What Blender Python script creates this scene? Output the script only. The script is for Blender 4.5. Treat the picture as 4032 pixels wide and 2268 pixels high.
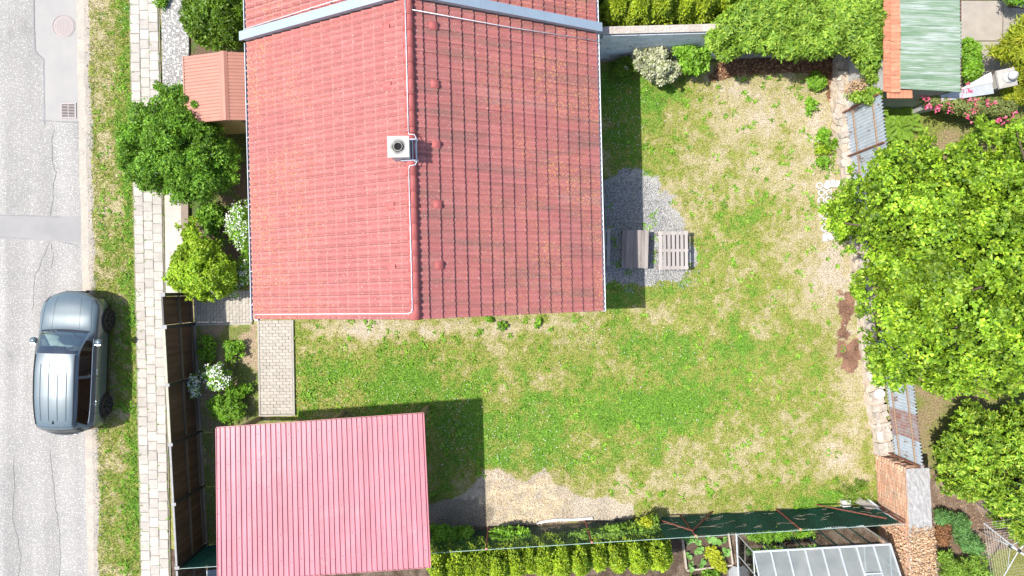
import bpy, math, random
import numpy as np
from mathutils import Vector, Matrix, Euler

for o in list(bpy.data.objects):
    bpy.data.objects.remove(o)
sc = bpy.context.scene
col = sc.collection
R = math.radians
rnd = random.Random(7)

# ------------------------------------------------------------------ camera
F, H = 2795.0, 22.0            # focal length in photo pixels, camera height in metres
cd = bpy.data.cameras.new('camera')
cam = bpy.data.objects.new('camera', cd)
col.objects.link(cam)
cd.sensor_width = 36.0
cd.lens = 36.0 * F / 4032.0
cd.clip_start, cd.clip_end = 0.1, 2000
cam.location = (0, 0, H)
cam.rotation_euler = (0, 0, 0)
sc.camera = cam

# ------------------------------------------------------------------ sky, sun, exposure
SUN_EL = 61.0
w = bpy.data.worlds.new('World')
sc.world = w
w.use_nodes = True
nt = w.node_tree
nt.nodes.clear()
sky = nt.nodes.new('ShaderNodeTexSky')
sky.sky_type = 'NISHITA'
sky.sun_disc = False
sky.sun_elevation = R(SUN_EL)
sky.sun_rotation = R(270)
sky.air_density, sky.dust_density, sky.ozone_density = 1.0, 1.5, 1.0
bg = nt.nodes.new('ShaderNodeBackground')
bg.inputs[1].default_value = 0.15
out = nt.nodes.new('ShaderNodeOutputWorld')
nt.links.new(sky.outputs[0], bg.inputs[0])
nt.links.new(bg.outputs[0], out.inputs[0])
sl = bpy.data.lights.new('sun', 'SUN')
sl.energy = 4.1
sl.angle = R(0.55)
sl.color = (1.0, 0.955, 0.88)
so = bpy.data.objects.new('sun', sl)
col.objects.link(so)
so.rotation_euler = (0, R(-(90 - SUN_EL)), 0)
so.location = (-30, 0, 40)
sc.view_settings.view_transform = 'Standard'
sc.view_settings.look = 'None'
sc.view_settings.gamma = 1.0
sc.view_settings.use_curve_mapping = False
sc.view_settings.exposure = 0.8

# ------------------------------------------------------------------ helpers
def P(px, py, z=0.0):
    """photo pixel + height above the ground -> point in metres"""
    s = (H - z) / F
    return Vector(((px - 2016) * s, -(py - 1134) * s, z))

WM = {}
I4 = Matrix.Identity(4)

def tag(o, label, cat=None, group=None, kind=None):
    o['label'] = label
    if cat: o['category'] = cat
    if group: o['group'] = group
    if kind: o['kind'] = kind
    return o

def link(name, mesh, mat=None, parent=None, M=None, world=True):
    o = bpy.data.objects.new(name, mesh)
    if mat is not None and mesh is not None and len(mesh.materials) == 0:
        mesh.materials.append(mat)
    col.objects.link(o)
    if parent is not None:
        o.parent = parent
        if world:
            o.matrix_parent_inverse = WM[parent.name].inverted()
    if M is not None:
        o.matrix_basis = M
    B = M if M is not None else I4
    WM[o.name] = B.copy() if (world or parent is None) else WM[parent.name] @ B
    return o

def thing(name, loc, label, cat, rz=0.0, group=None):
    M = Matrix.Translation(Vector(loc)) @ Matrix.Rotation(rz, 4, 'Z')
    o = link(name, None, None, None, M)
    o.empty_display_size = 0.2
    return tag(o, label, cat, group)

def pydata(name, v, f, smooth=False):
    m = bpy.data.meshes.new(name)
    m.from_pydata([tuple(p) for p in v], [], f)
    if smooth:
        m.polygons.foreach_set('use_smooth', [True] * len(m.polygons))
    m.update()
    return m

def npmesh(name, V, Fq, smooth=False, cols=None):
    """V (n,3), Fq (m,k) constant k polygons"""
    m = bpy.data.meshes.new(name)
    V = np.asarray(V, np.float32)
    Fq = np.asarray(Fq, np.int32)
    n, k = Fq.shape
    m.vertices.add(len(V))
    m.vertices.foreach_set('co', V.ravel())
    m.loops.add(n * k)
    m.loops.foreach_set('vertex_index', Fq.ravel())
    m.polygons.add(n)
    m.polygons.foreach_set('loop_start', np.arange(0, n * k, k, dtype=np.int32))
    m.polygons.foreach_set('loop_total', np.full(n, k, np.int32))
    if smooth:
        m.polygons.foreach_set('use_smooth', np.ones(n, bool))
    m.update(calc_edges=True)
    if cols is not None:
        a = m.color_attributes.new('Col', 'FLOAT_COLOR', 'POINT')
        c = np.ones((len(V), 4), np.float32)
        c[:, :3] = cols
        a.data.foreach_set('color', c.ravel())
    return m

class MB:
    def __init__(s):
        s.v, s.f = [], []
    def add(s, vs, fs):
        b = len(s.v)
        s.v += [Vector(p) for p in vs]
        s.f += [tuple(b + i for i in f) for f in fs]
        return s
    def obox(s, M, size):
        x, y, z = (d / 2 for d in size)
        vs = [M @ Vector(p) for p in ((-x,-y,-z),(x,-y,-z),(x,y,-z),(-x,y,-z),(-x,-y,z),(x,-y,z),(x,y,z),(-x,y,z))]
        return s.add(vs, [(0,3,2,1),(4,5,6,7),(0,1,5,4),(1,2,6,5),(2,3,7,6),(3,0,4,7)])
    def box(s, c, size, rz=0.0):
        return s.obox(Matrix.Translation(Vector(c)) @ Matrix.Rotation(rz, 4, 'Z'), size)
    def beam(s, a, b, w, h, up=(0, 0, 1)):
        a, b = Vector(a), Vector(b)
        d = b - a
        L = d.length
        y = d.normalized()
        u = Vector(up)
        if abs(y.dot(u)) > 0.98: u = Vector((1, 0, 0))
        x = y.cross(u).normalized()
        z = x.cross(y)
        M = Matrix((x, y, z)).transposed().to_4x4()
        M.translation = (a + b) / 2
        return s.obox(M, (w, L, h))
    def tube(s, pts, r, n=8, caps=True):
        pts = [Vector(p) for p in pts]
        rr = r if isinstance(r, (list, tuple)) else [r] * len(pts)
        vs, fs = [], []
        pu = None
        for i, p in enumerate(pts):
            d = (pts[min(i + 1, len(pts) - 1)] - pts[max(i - 1, 0)]).normalized()
            if pu is None:
                pu = Vector((0, 0, 1)) if abs(d.z) < 0.9 else Vector((1, 0, 0))
            x = d.cross(pu).normalized()
            pu = x.cross(d).normalized()
            for j in range(n):
                a = 2 * math.pi * j / n
                vs.append(p + (x * math.cos(a) + pu * math.sin(a)) * rr[i])
        for i in range(len(pts) - 1):
            for j in range(n):
                k = (j + 1) % n
                fs.append((i*n+j, i*n+k, (i+1)*n+k, (i+1)*n+j))
        if caps:
            fs.append(tuple(reversed(range(n))))
            fs.append(tuple((len(pts)-1)*n + j for j in range(n)))
        return s.add(vs, fs)
    def prism(s, poly, z0, z1):
        n = len(poly)
        vs = [(p[0], p[1], z0) for p in poly] + [(p[0], p[1], z1) for p in poly]
        fs = [tuple(reversed(range(n))), tuple(range(n, 2*n))]
        fs += [(i, (i+1) % n, n + (i+1) % n, n + i) for i in range(n)]
        return s.add(vs, fs)
    def lathe(s, prof, n=16, M=I4, close=False):
        vs, fs = [], []
        for (r, z) in prof:
            for j in range(n):
                a = 2 * math.pi * j / n
                vs.append(M @ Vector((r * math.cos(a), r * math.sin(a), z)))
        m = len(prof)
        for i in range(m if close else m - 1):
            i2 = (i + 1) % m
            for j in range(n):
                k = (j + 1) % n
                fs.append((i*n+j, i*n+k, i2*n+k, i2*n+j))
        return s.add(vs, fs)
    def grid(s, rows):
        n = len(rows[0])
        vs = [p for r in rows for p in r]
        fs = [(i*n+j, i*n+j+1, (i+1)*n+j+1, (i+1)*n+j) for i in range(len(rows)-1) for j in range(n-1)]
        return s.add(vs, fs)
    def mesh(s, name, smooth=False):
        return pydata(name, s.v, s.f, smooth)
    def build(s, name, mat, parent=None, world=True, smooth=False, M=None):
        return link(name, s.mesh(name, smooth), mat, parent, M, world)

# ---- value noise
_tab = [np.random.RandomState(100 + i).rand(64, 64) for i in range(12)]
def vnoise(x, y, size, seed=0):
    t = _tab[seed % 12]
    x = np.asarray(x) / size + seed * 17.3
    y = np.asarray(y) / size + seed * 5.7
    xi, yi = np.floor(x).astype(int), np.floor(y).astype(int)
    fx, fy = x - xi, y - yi
    fx, fy = fx*fx*(3-2*fx), fy*fy*(3-2*fy)
    a = t[xi % 64, yi % 64]; b = t[(xi+1) % 64, yi % 64]
    c = t[xi % 64, (yi+1) % 64]; d = t[(xi+1) % 64, (yi+1) % 64]
    return (a*(1-fx)+b*fx)*(1-fy) + (c*(1-fx)+d*fx)*fy
def fbm(x, y, size, seed=0, o=3):
    s, a, t = 0, 1.0, 0
    for i in range(o):
        s = s + a * vnoise(x, y, size / 2**i, seed + i); t += a; a *= 0.55
    return s / t

def inpoly(px, py, poly):
    px, py = np.asarray(px, float), np.asarray(py, float)
    r = np.zeros(px.shape, bool)
    n = len(poly)
    for i in range(n):
        x0, y0 = poly[i]; x1, y1 = poly[(i+1) % n]
        if y0 == y1: continue
        c = ((y0 > py) != (y1 > py)) & (px < (x1-x0)*(py-y0)/(y1-y0)+x0)
        r ^= c
    return r
def polydist(px, py, poly):
    px, py = np.asarray(px, float), np.asarray(py, float)
    d = np.full(px.shape, 1e9)
    n = len(poly)
    for i in range(n):
        x0, y0 = poly[i]; x1, y1 = poly[(i+1) % n]
        dx, dy = x1-x0, y1-y0
        t = np.clip(((px-x0)*dx+(py-y0)*dy)/(dx*dx+dy*dy+1e-9), 0, 1)
        d = np.minimum(d, np.hypot(px-x0-t*dx, py-y0-t*dy))
    return d

# ------------------------------------------------------------------ materials
class NT:
    def __init__(s, name):
        s.m = bpy.data.materials.new(name)
        s.m.use_nodes = True
        s.t = s.m.node_tree
        s.t.nodes.clear()
        s.o = s.n('ShaderNodeOutputMaterial')
    def n(s, ty, **kw):
        nd = s.t.nodes.new(ty)
        for k, v in kw.items(): setattr(nd, k, v)
        return nd
    def l(s, a, b): s.t.links.new(a, b)
    def pos(s):
        if not hasattr(s, '_p'): s._p = s.n('ShaderNodeNewGeometry').outputs['Position']
        return s._p
    def noise(s, scale, detail=4, rough=0.55, vec=None, sx=(1, 1, 1)):
        v = vec or s.pos()
        if sx != (1, 1, 1):
            mp = s.n('ShaderNodeMapping'); s.l(v, mp.inputs[0]); mp.inputs['Scale'].default_value = sx; v = mp.outputs[0]
        nd = s.n('ShaderNodeTexNoise'); s.l(v, nd.inputs['Vector'])
        nd.inputs['Scale'].default_value = scale; nd.inputs['Detail'].default_value = detail
        nd.inputs['Roughness'].default_value = rough
        return nd.outputs[0]
    def ramp(s, fac, stops):
        r = s.n('ShaderNodeValToRGB'); s.l(fac, r.inputs[0])
        e = r.color_ramp.elements
        while len(e) < len(stops): e.new(0.5)
        for i, (p, c) in enumerate(stops):
            e[i].position = p
            e[i].color = (c[0], c[1], c[2], 1) if isinstance(c, (tuple, list)) else (c, c, c, 1)
        return r.outputs[0]
    def mix(s, fac, a, b, mode='MIX'):
        m = s.n('ShaderNodeMix', data_type='RGBA', blend_type=mode)
        for sock, val in ((m.inputs[0], fac), (m.inputs[6], a), (m.inputs[7], b)):
            if isinstance(val, (int, float)): sock.default_value = val
            elif isinstance(val, tuple): sock.default_value = (val[0], val[1], val[2], 1)
            else: s.l(val, sock)
        return m.outputs[2]
    def bsdf(s, color, rough=0.7, metal=0.0, spec=0.3, coat=0.0, bump=None, bstr=0.3, bdist=0.02):
        b = s.n('ShaderNodeBsdfPrincipled')
        if isinstance(color, tuple): b.inputs['Base Color'].default_value = (*color, 1)
        else: s.l(color, b.inputs['Base Color'])
        if isinstance(rough, (int, float)): b.inputs['Roughness'].default_value = rough
        else: s.l(rough, b.inputs['Roughness'])
        b.inputs['Metallic'].default_value = metal
        b.inputs['Specular IOR Level'].default_value = spec
        b.inputs['Coat Weight'].default_value = coat
        b.inputs['Coat Roughness'].default_value = 0.04
        if bump is not None:
            bn = s.n('ShaderNodeBump'); bn.inputs['Strength'].default_value = bstr; bn.inputs['Distance'].default_value = bdist
            s.l(bump, bn.inputs['Height']); s.l(bn.outputs[0], b.inputs['Normal'])
        return b.outputs[0]
    def fin(s, sh):
        s.l(sh, s.o.inputs[0]); return s.m

def mat(name, c1, c2=None, scale=6.0, rough=0.7, metal=0.0, spec=0.3, coat=0.0, bump=0.3, bscale=60.0, rv=0.0, lo=0.35, hi=0.65,
        speck=None, sx=(1, 1, 1), bdist=0.02):
    t = NT(name)
    if c2 is None: c2 = tuple(x * 0.78 for x in c1)
    c = t.ramp(t.noise(scale, 5, 0.6, sx=sx), [(lo, c1), (hi, c2)])
    if speck:
        for (sc_, th, cc) in speck:
            f = t.ramp(t.noise(sc_, 3, 0.5), [(th, 0.0), (min(th + 0.05, 1), 1.0)])
            c = t.mix(f, c, cc)
    if rv:
        oi = t.n('ShaderNodeObjectInfo')
        f = t.ramp(oi.outputs['Random'], [(0.0, 1 - rv), (1.0, 1 + rv)])
        c = t.mix(1.0, c, f, 'MULTIPLY')
    bp = t.noise(bscale, 4, 0.6, sx=sx) if bump else None
    return t.fin(t.bsdf(c, rough, metal, spec, coat, bp, bump, bdist))

def leafmat(name, stops, trans=0.32, clump=0.35, rough=0.5, spec=0.35, tcol=(0.35, 0.55, 0.05), lb=1.0, cs=1.6):
    t = NT(name)
    stops = [(p_, tuple(min(x * lb, .8) for x in c_)) for p_, c_ in stops]
    g = t.n('ShaderNodeNewGeometry')
    c = t.ramp(g.outputs['Random Per Island'], stops)
    f = t.ramp(t.noise(cs, 3), [(0.35, 1 - clump), (0.65, 1 + clump)])
    c = t.mix(1.0, c, f, 'MULTIPLY')
    b = t.bsdf(c, rough, 0, spec)
    tr = t.n('ShaderNodeBsdfTranslucent')
    t.l(t.mix(0.55, c, tcol), tr.inputs[0])
    mx = t.n('ShaderNodeMixShader'); mx.inputs[0].default_value = trans
    t.l(b, mx.inputs[1]); t.l(tr.outputs[0], mx.inputs[2])
    return t.fin(mx.outputs[0])

def colmat(name, rough=0.85, fine=0.35, fscale=55.0, bump=0.5, trans=0.0, bdist=0.03):
    t = NT(name)
    a = t.n('ShaderNodeAttribute', attribute_name='Col')
    c = a.outputs['Color']
    if fine:
        f = t.ramp(t.noise(fscale, 4, 0.65), [(0.3, 1 - fine), (0.7, 1 + fine)])
        c = t.mix(1.0, c, f, 'MULTIPLY')
    b = t.bsdf(c, rough, 0, 0.2, 0, t.noise(fscale * 0.8, 4, 0.7) if bump else None, bump, bdist)
    if trans:
        tr = t.n('ShaderNodeBsdfTranslucent'); t.l(c, tr.inputs[0])
        mx = t.n('ShaderNodeMixShader'); mx.inputs[0].default_value = trans
        t.l(b, mx.inputs[1]); t.l(tr.outputs[0], mx.inputs[2]); b = mx.outputs[0]
    return t.fin(b)

# ------------------------------------------------------------------ leaves
TEMPL = {
    'oval': (np.array([(0,0,0),(.3,.42,.05),(.72,.40,.05),(1,0,-.03),(.72,-.40,.05),(.3,-.42,.05)]), [(0,3,2,1),(0,5,4,3)]),
    'obov': (np.array([(0,0,0),(.45,.30,.04),(.85,.42,.04),(1,0,-.04),(.85,-.42,.04),(.45,-.30,.04)]), [(0,3,2,1),(0,5,4,3)]),
    'rhomb': (np.array([(0,0,0),(.42,.5,.06),(1,0,0),(.42,-.5,.06)]), [(0,2,1),(0,3,2)]),
    'blade': (np.array([(0,.5,0),(0,-.5,0),(1,0,0)]), [(0,1,2)]),
    'petal': (np.array([(0,0,0),(.5,.5,.1),(1,.25,.05),(1,-.25,.05),(.5,-.5,.1)]), [(0,4,3,2,1)]),
}
def leafmesh(name, pos, d, nrm, L, W, kind='oval', cols=None):
    T, fs = TEMPL[kind]
    n, k = len(pos), len(T)
    side = np.cross(nrm, d)
    side /= np.linalg.norm(side, axis=1, keepdims=True) + 1e-9
    up = np.cross(d, side)
    V = (pos[:, None, :] + d[:, None, :] * (T[None, :, 0:1] * L[:, None, None])
         + side[:, None, :] * (T[None, :, 1:2] * W[:, None, None])
         + up[:, None, :] * (T[None, :, 2:3] * L[:, None, None]))
    Fq = (np.arange(n)[:, None, None] * k + np.array(fs)[None]).reshape(-1, len(fs[0]))
    return npmesh(name, V.reshape(-1, 3), Fq, cols=None if cols is None else np.repeat(cols, k, axis=0))

def unit(a): return a / (np.linalg.norm(a, axis=1, keepdims=True) + 1e-9)

def rosettes(pos, nrm, k, L, W, tilt, rs, jit=0.25, tj=0.3):
    """k leaves round each point, standing off the normal by tilt (radians above the tangent plane)"""
    n = len(pos)
    pos = np.repeat(pos, k, 0); nr = np.repeat(nrm, k, 0)
    t = unit(np.cross(nr, rs.randn(n * k, 3)))
    a = tilt + rs.randn(n * k) * tj
    d = t * np.cos(a)[:, None] + nr * np.sin(a)[:, None]
    nn = -t * np.sin(a)[:, None] + nr * np.cos(a)[:, None]
    s = 1 + rs.uniform(-jit, jit, n * k)
    return pos, d, nn, L * s, W * s

def lobepoints(cen, rad, per, rs, up=0.35, shell=(0.72, 1.03), flat=1.0):
    """points on the shells of many balls; directions biased upwards"""
    n = len(cen)
    d = rs.randn(n * per, 3)
    d[:, 2] = d[:, 2] + up * 2
    d = unit(d)
    r = np.repeat(rad, per) * rs.uniform(shell[0], shell[1], n * per)
    q = d * r[:, None]
    q[:, 2] *= flat
    return np.repeat(cen, per, 0) + q, d

def px_of(q):
    s = F / (H - q[:, 2])
    return 2016 + q[:, 0] * s, 1134 - q[:, 1] * s

def crown(poly, z0, z1, edge, nl, rl, per, seed, up=0.35, slack=8, low=0.25, flat=1.0, inset=0.75, zj=0.8):
    """a crown of leafy lobes filling the outline POLY (photo pixels) between the heights z0 and z1"""
    rs = np.random.RandomState(seed)
    po = np.array(poly, float)
    zm = (z0 + z1) / 2
    sc_ = (H - zm) / F
    C, Rr = [], []
    tries = 0
    while len(C) < nl and tries < 60:
        tries += 1
        x = rs.uniform(po[:, 0].min(), po[:, 0].max(), nl * 3); y = rs.uniform(po[:, 1].min(), po[:, 1].max(), nl * 3)
        r = rl * rs.uniform(0.65, 1.25, nl * 3)
        d = polydist(x, y, poly) * sc_
        ok = inpoly(x, y, poly) & (d > r * inset)
        for i in np.nonzero(ok)[0]:
            f = math.sqrt(max(0, 1 - (1 - min(d[i] / edge, 1)) ** 2))
            z = z0 + (z1 - z0) * f * rs.uniform(zj, 1.05)
            if rs.rand() < low: z = z0 + (z - z0) * rs.uniform(0.2, 0.8)
            s = (H - z) / F
            C.append(((x[i] - 2016) * s, -(y[i] - 1134) * s, max(z - r[i] * 0.5, 0.1))); Rr.append(r[i])
            if len(C) >= nl: break
    # small sprigs that break up the outline
    n0, ns = len(C), 0
    while ns < max(4, int(n0 * 0.35)) and tries < 200:
        tries += 1
        x = rs.uniform(po[:, 0].min(), po[:, 0].max(), nl * 3); y = rs.uniform(po[:, 1].min(), po[:, 1].max(), nl * 3)
        d = polydist(x, y, poly) * sc_
        for i in np.nonzero(inpoly(x, y, poly) & (d < rl * 0.7))[0]:
            z = z0 + (z1 - z0) * rs.uniform(0.15, 0.75); s = (H - z) / F
            C.append(((x[i] - 2016) * s, -(y[i] - 1134) * s, z)); Rr.append(rl * rs.uniform(0.25, 0.5)); ns += 1
            if ns >= max(4, int(n0 * 0.35)): break
    C, Rr = np.array(C), np.array(Rr)
    q, d = lobepoints(C[:n0], Rr[:n0], per, rs, up, flat=flat)
    ax, ay = px_of(q)
    ok = inpoly(ax + rs.randn(len(q)) * slack, ay + rs.randn(len(q)) * slack, poly) & (q[:, 2] > 0.03)
    q2, d2 = lobepoints(C[n0:], Rr[n0:], max(4, per // 3), rs, up, flat=flat)
    ax, ay = px_of(q2)
    ok2 = inpoly(ax + rs.randn(len(q2)) * slack * 1.8, ay + rs.randn(len(q2)) * slack * 1.8, poly) & (q2[:, 2] > 0.03)
    return np.concatenate([q[ok], q2[ok2]]), np.concatenate([d[ok], d2[ok2]]), C, Rr, rs

def twigs(mb, base, C, n, r0, rs, sag=0.3):
    """limbs from the base up to lobe centres"""
    idx = rs.permutation(len(C))[:n]
    for i in idx:
        c = Vector(C[i]); b = Vector(base)
        m = b.lerp(c, 0.5) + Vector((rs.randn() * 0.12, rs.randn() * 0.12, sag * (c - b).length * 0.3))
        mb.tube([b, b.lerp(m, 0.55) , m, c], [r0, r0 * 0.75, r0 * 0.5, r0 * 0.18], 6)

# ================================================================== GROUND
def lerp3(a, b, t): return np.asarray(a)[None] * (1 - t[:, None]) + np.asarray(b)[None] * t[:, None]
def sstep(a, b, x):
    t = np.clip((x - a) / (b - a), 0, 1); return t * t * (3 - 2 * t)

BLOBS = [
 (1450,1500,330,110,.50),(1250,1480,120,150,.25),(1750,1480,200,120,.25),(1800,1680,130,170,.42),(1850,1850,120,60,.15),
 (2500,1620,330,80,.70),(2750,1600,130,120,.3),(2650,1370,150,70,.42),(2920,1350,60,50,.5),(2450,1320,150,70,.3),(2900,1500,200,100,.2),
 (2440,450,90,260,.45),(2600,370,130,60,.35),(2560,500,100,150,.2),(2440,1180,120,50,.4),(2650,1170,150,40,.35),
 (2000,1700,250,100,.28),(2350,1800,300,80,.2),(2000,1800,130,60,.3),(2300,1780,120,60,.2),(2500,1480,250,120,.12),
 (3000,1950,300,50,.12),(3250,1960,120,50,.45),(2980,850,45,32,.45),(2200,1500,200,150,.12),(3050,1600,200,150,.05),
 (3000,400,260,120,-.40),(3250,480,120,150,-.40),(3150,800,200,350,-.08),(3280,1060,110,120,-.7),(3380,1500,70,350,-.55),
 (1400,1290,260,32,-.5),(1950,1290,380,28,-.45),(2750,1880,220,40,-.22),(3100,1700,200,100,-.15),(3000,650,200,120,-.12),
 (2850,620,380,280,-.03),(3300,700,90,120,-.2),(2750,650,200,120,-.05),(3280,1820,90,60,-.5),(2600,1900,160,60,-.2),
]
GRAVEL = [(2340,690),(2540,690),(2610,770),(2715,880),(2735,1000),(2715,1100),(2560,1140),(2340,1110)]
LITTER = [(2790,300),(2860,210),(3060,215),(3340,190),(3345,330),(3290,330),(3180,285),(2990,290),(2880,300),(2800,320)]
SAND = [(1915,1860),(1990,1840),(2060,1890),(2160,1840),(2170,1900),(2350,1950),(2500,1990),(2480,2050),(2100,2060),(1700,2100),(1690,1985),(1840,1930)]
MULCH = [[(3275,1165),(3350,1160),(3365,1300),(3330,1320),(3290,1270)],[(3310,1330),(3380,1320),(3385,1470),(3320,1475)]]
STRAWCHIPS = [(1930,1900),(2180,1880),(2190,2050),(1945,2060)]
BED = [(760,1285),(1022,1285),(1025,1650),(790,1650)]
FRONT = [(640,120),(990,120),(990,1150),(720,1165),(715,780),(640,420)]
STRIP = [(790,1650),(1100,1650),(1100,2240),(800,2240)]
NEIGH_S = [(640,2168),(1695,2085),(3440,1990),(3450,1950),(3470,2400),(640,2500)]
NEIGH_E = [(3345,150),(3370,420),(3400,800),(3450,1200),(3490,1560),(3540,1800),(3560,2400),(4500,2500),(4500,-200),(3345,-200)]
HEDGEBED = [(2340,-100),(3345,-100),(3345,215),(2900,225),(2780,250),(2340,225)]

def ground_paint(PX, PY):
    X, Y = (PX - 2016) * H / F, -(PY - 1134) * H / F
    jx = (fbm(X, Y, .5, 3) - .5) * 70; jy = (fbm(X, Y, .5, 7) - .5) * 70
    def zone(poly): return inpoly(PX + jx, PY + jy, poly)
    g = np.full(PX.shape, .40)
    for (cx, cy, rx, ry, a) in BLOBS:
        g += a * np.exp(-(((PX - cx + jx) / rx) ** 2 + ((PY - cy + jy) / ry) ** 2))
    n1, n2, n3 = fbm(X, Y, 1.6, 1), fbm(X, Y, .5, 4), fbm(X, Y, .16, 8, 2)
    n4 = vnoise(X, Y, .07, 6)
    vg = (PX < 545 + .02 * (PY - 1134))
    g = g + np.where(vg, -.04 + .32 * np.exp(-((PX - 515 - .02 * (PY - 1134)) / 30) ** 2), 0)
    g = g + (n1 - .5) * .55 + (n2 - .5) * .8 + (n3 - .5) * .75 + (n4 - .5) * .35
    C = lerp3((.42, .355, .275), (.345, .30, .165), sstep(-.42, .02, g))
    t = sstep(.08, .52, g)[:, None]; C = C * (1 - t) + np.array((.235, .245, .058)) * t
    t = sstep(.5, 1.05, g)[:, None]; C = C * (1 - t) + np.array((.125, .235, .030)) * t
    dens = .30 + .70 * sstep(-.1, .6, g)
    def put(poly, c, d, var=.25, soft=True):
        m = zone(poly) if soft else inpoly(PX, PY, poly)
        k = (1 - var + 2 * var * fbm(X, Y, .3, 5))[m][:, None]
        C[m] = np.array(c)[None] * k; dens[m] = d
        return m
    put(SAND, (.37, .315, .245), .06)
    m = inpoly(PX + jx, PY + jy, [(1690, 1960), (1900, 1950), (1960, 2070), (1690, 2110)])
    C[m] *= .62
    m = inpoly(PX + jx * 2.5, PY + jy * 2.5, STRAWCHIPS) & (n3 > .42)
    C[m] = np.array((.43, .35, .245))[None] * (.7 + .6 * n3[m])[:, None]
    put(LITTER, (.15, .085, .05), .05, .5)
    for mm in MULCH:
        m = inpoly(PX + jx * 1.6, PY + jy * 1.6, mm)
        C[m] = np.array((.19, .105, .07))[None] * (.45 + 1.1 * n3[m])[:, None]; dens[m] = .04
    m = inpoly(PX + jx * 1.8 + (n3 - .5) * 60, PY + jy * 1.8 + (n2 - .5) * 60, GRAVEL)
    C[m] = np.array((.32, .31, .295))[None] * (.8 + .4 * n3[m])[:, None]; dens[m] = .12
    # front garden, bed by the path, strip behind the fence
    m = zone(FRONT); k = sstep(.45, .62, fbm(X, Y, .4, 2))
    C[m] = lerp3((.13, .09, .06), (.08, .12, .03), k)[m]; dens[m] = (k * .5)[m]
    m = zone(BED); k = sstep(.38, .6, fbm(X, Y, .5, 6))
    C[m] = lerp3((.30, .23, .15), (.16, .19, .05), k)[m]; dens[m] = (k * .8)[m]
    m = zone(STRIP); k = sstep(.3, .7, fbm(X, Y, .4, 6))
    C[m] = lerp3((.20, .17, .10), (.13, .17, .04), k)[m]; dens[m] = .5
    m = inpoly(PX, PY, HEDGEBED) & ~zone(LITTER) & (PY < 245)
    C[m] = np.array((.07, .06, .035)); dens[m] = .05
    m = inpoly(PX, PY, NEIGH_E)
    k = sstep(.3, .62, fbm(X, Y, .9, 9))
    C[m] = lerp3((.25, .19, .11), (.17, .19, .045), k)[m]; dens[m] = .45
    m = inpoly(PX + jx, PY + jy, [(3640, 1860), (3900, 1900), (4060, 2100), (4060, 2500), (3600, 2500)])
    C[m] = lerp3((.15, .10, .07), (.28, .22, .17), sstep(.45, .75, fbm(X, Y, .5, 2)))[m]; dens[m] = .0
    m = inpoly(PX + jx, PY + jy, [(3900, 2180), (4500, 2150), (4500, 2500), (3880, 2500)])
    C[m] = np.array((.17, .17, .05)); dens[m] = .5
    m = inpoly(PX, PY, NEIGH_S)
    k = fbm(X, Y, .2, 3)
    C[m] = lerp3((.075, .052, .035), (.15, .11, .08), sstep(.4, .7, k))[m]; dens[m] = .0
    return C, dens, g

GX0, GX1, GY0, GY1, GS = -13.6, 18.5, -11.5, 11.5, 0.06
nx, ny = int((GX1 - GX0) / GS) + 1, int((GY1 - GY0) / GS) + 1
gx, gy = np.meshgrid(np.linspace(GX0, GX1, nx), np.linspace(GY0, GY1, ny))
gx, gy = gx.ravel(), gy.ravel()
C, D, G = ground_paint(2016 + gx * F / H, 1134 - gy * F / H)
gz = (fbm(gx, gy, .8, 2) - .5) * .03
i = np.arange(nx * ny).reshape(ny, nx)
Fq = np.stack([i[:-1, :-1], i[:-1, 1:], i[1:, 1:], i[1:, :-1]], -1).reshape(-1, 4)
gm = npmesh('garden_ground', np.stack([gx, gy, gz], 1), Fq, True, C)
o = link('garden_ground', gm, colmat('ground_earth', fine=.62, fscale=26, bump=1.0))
tag(o, 'mottled garden lawn with dry straw and green patches around the house', 'lawn', kind='structure')
mb = MB(); mb.add([(-300,-300,-.05),(300,-300,-.05),(300,300,-.05),(-300,300,-.05)], [(0,1,2,3)])
o = mb.build('terrain', mat('far_grass', (.13, .16, .05), (.24, .21, .1), scale=.6))
tag(o, 'surrounding grassy land beyond the garden plots', 'land', kind='structure')

# the street side is turned by about 1.15 degrees
ST = Matrix.Rotation(R(1.15), 4, 'Z')
def xs(px): return (px - 2016) * H / F            # street-frame x of a pixel column at mid height
def S(px, py, z=0.0):
    """pixel on the ground -> street-frame coordinates"""
    return ST.inverted() @ P(px, py, 0) + Vector((0, 0, z))

# ---- road
t = NT('old_asphalt')
c = t.ramp(t.noise(.9, 5, .6), [(.3, (.300, .285, .265)), (.7, (.25, .24, .226))])
f = t.ramp(t.noise(26, 3, .5), [(.56, 0.0), (.62, 1.0)]); c = t.mix(f, c, (.44, .42, .395))
f = t.ramp(t.noise(30, 3, .5, sx=(1, 1, 3)), [(.30, 1.0), (.40, 0.0)]); c = t.mix(f, c, (.20, .195, .19))
f = t.ramp(t.noise(.8, 3, .5, sx=(1.6, .12, 1)), [(.42, .90), (.6, 1.06)]); c = t.mix(1.0, c, f, 'MULTIPLY')
f = t.ramp(t.noise(.55, 4, .6), [(.60, 1.0), (.74, .86)]); c = t.mix(1.0, c, f, 'MULTIPLY')
f = t.ramp(t.noise(1.0, 3, .5, sx=(2.2, .05, 1)), [(.40, .93), (.60, 1.05)]); c = t.mix(1.0, c, f, 'MULTIPLY')
M_ASPH = t.fin(t.bsdf(c, .85, 0, .25, 0, t.noise(60, 4, .7), .6, .012))
mb = MB(); mb.add([(-60,-200,.03),(xs(332),-200,.03),(xs(332),200,.03),(-60,200,.03)], [(0,1,2,3)])
road = mb.build('road', M_ASPH, M=ST)
tag(road, 'pale worn asphalt road with cracks and repairs', 'road', kind='structure')
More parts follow.
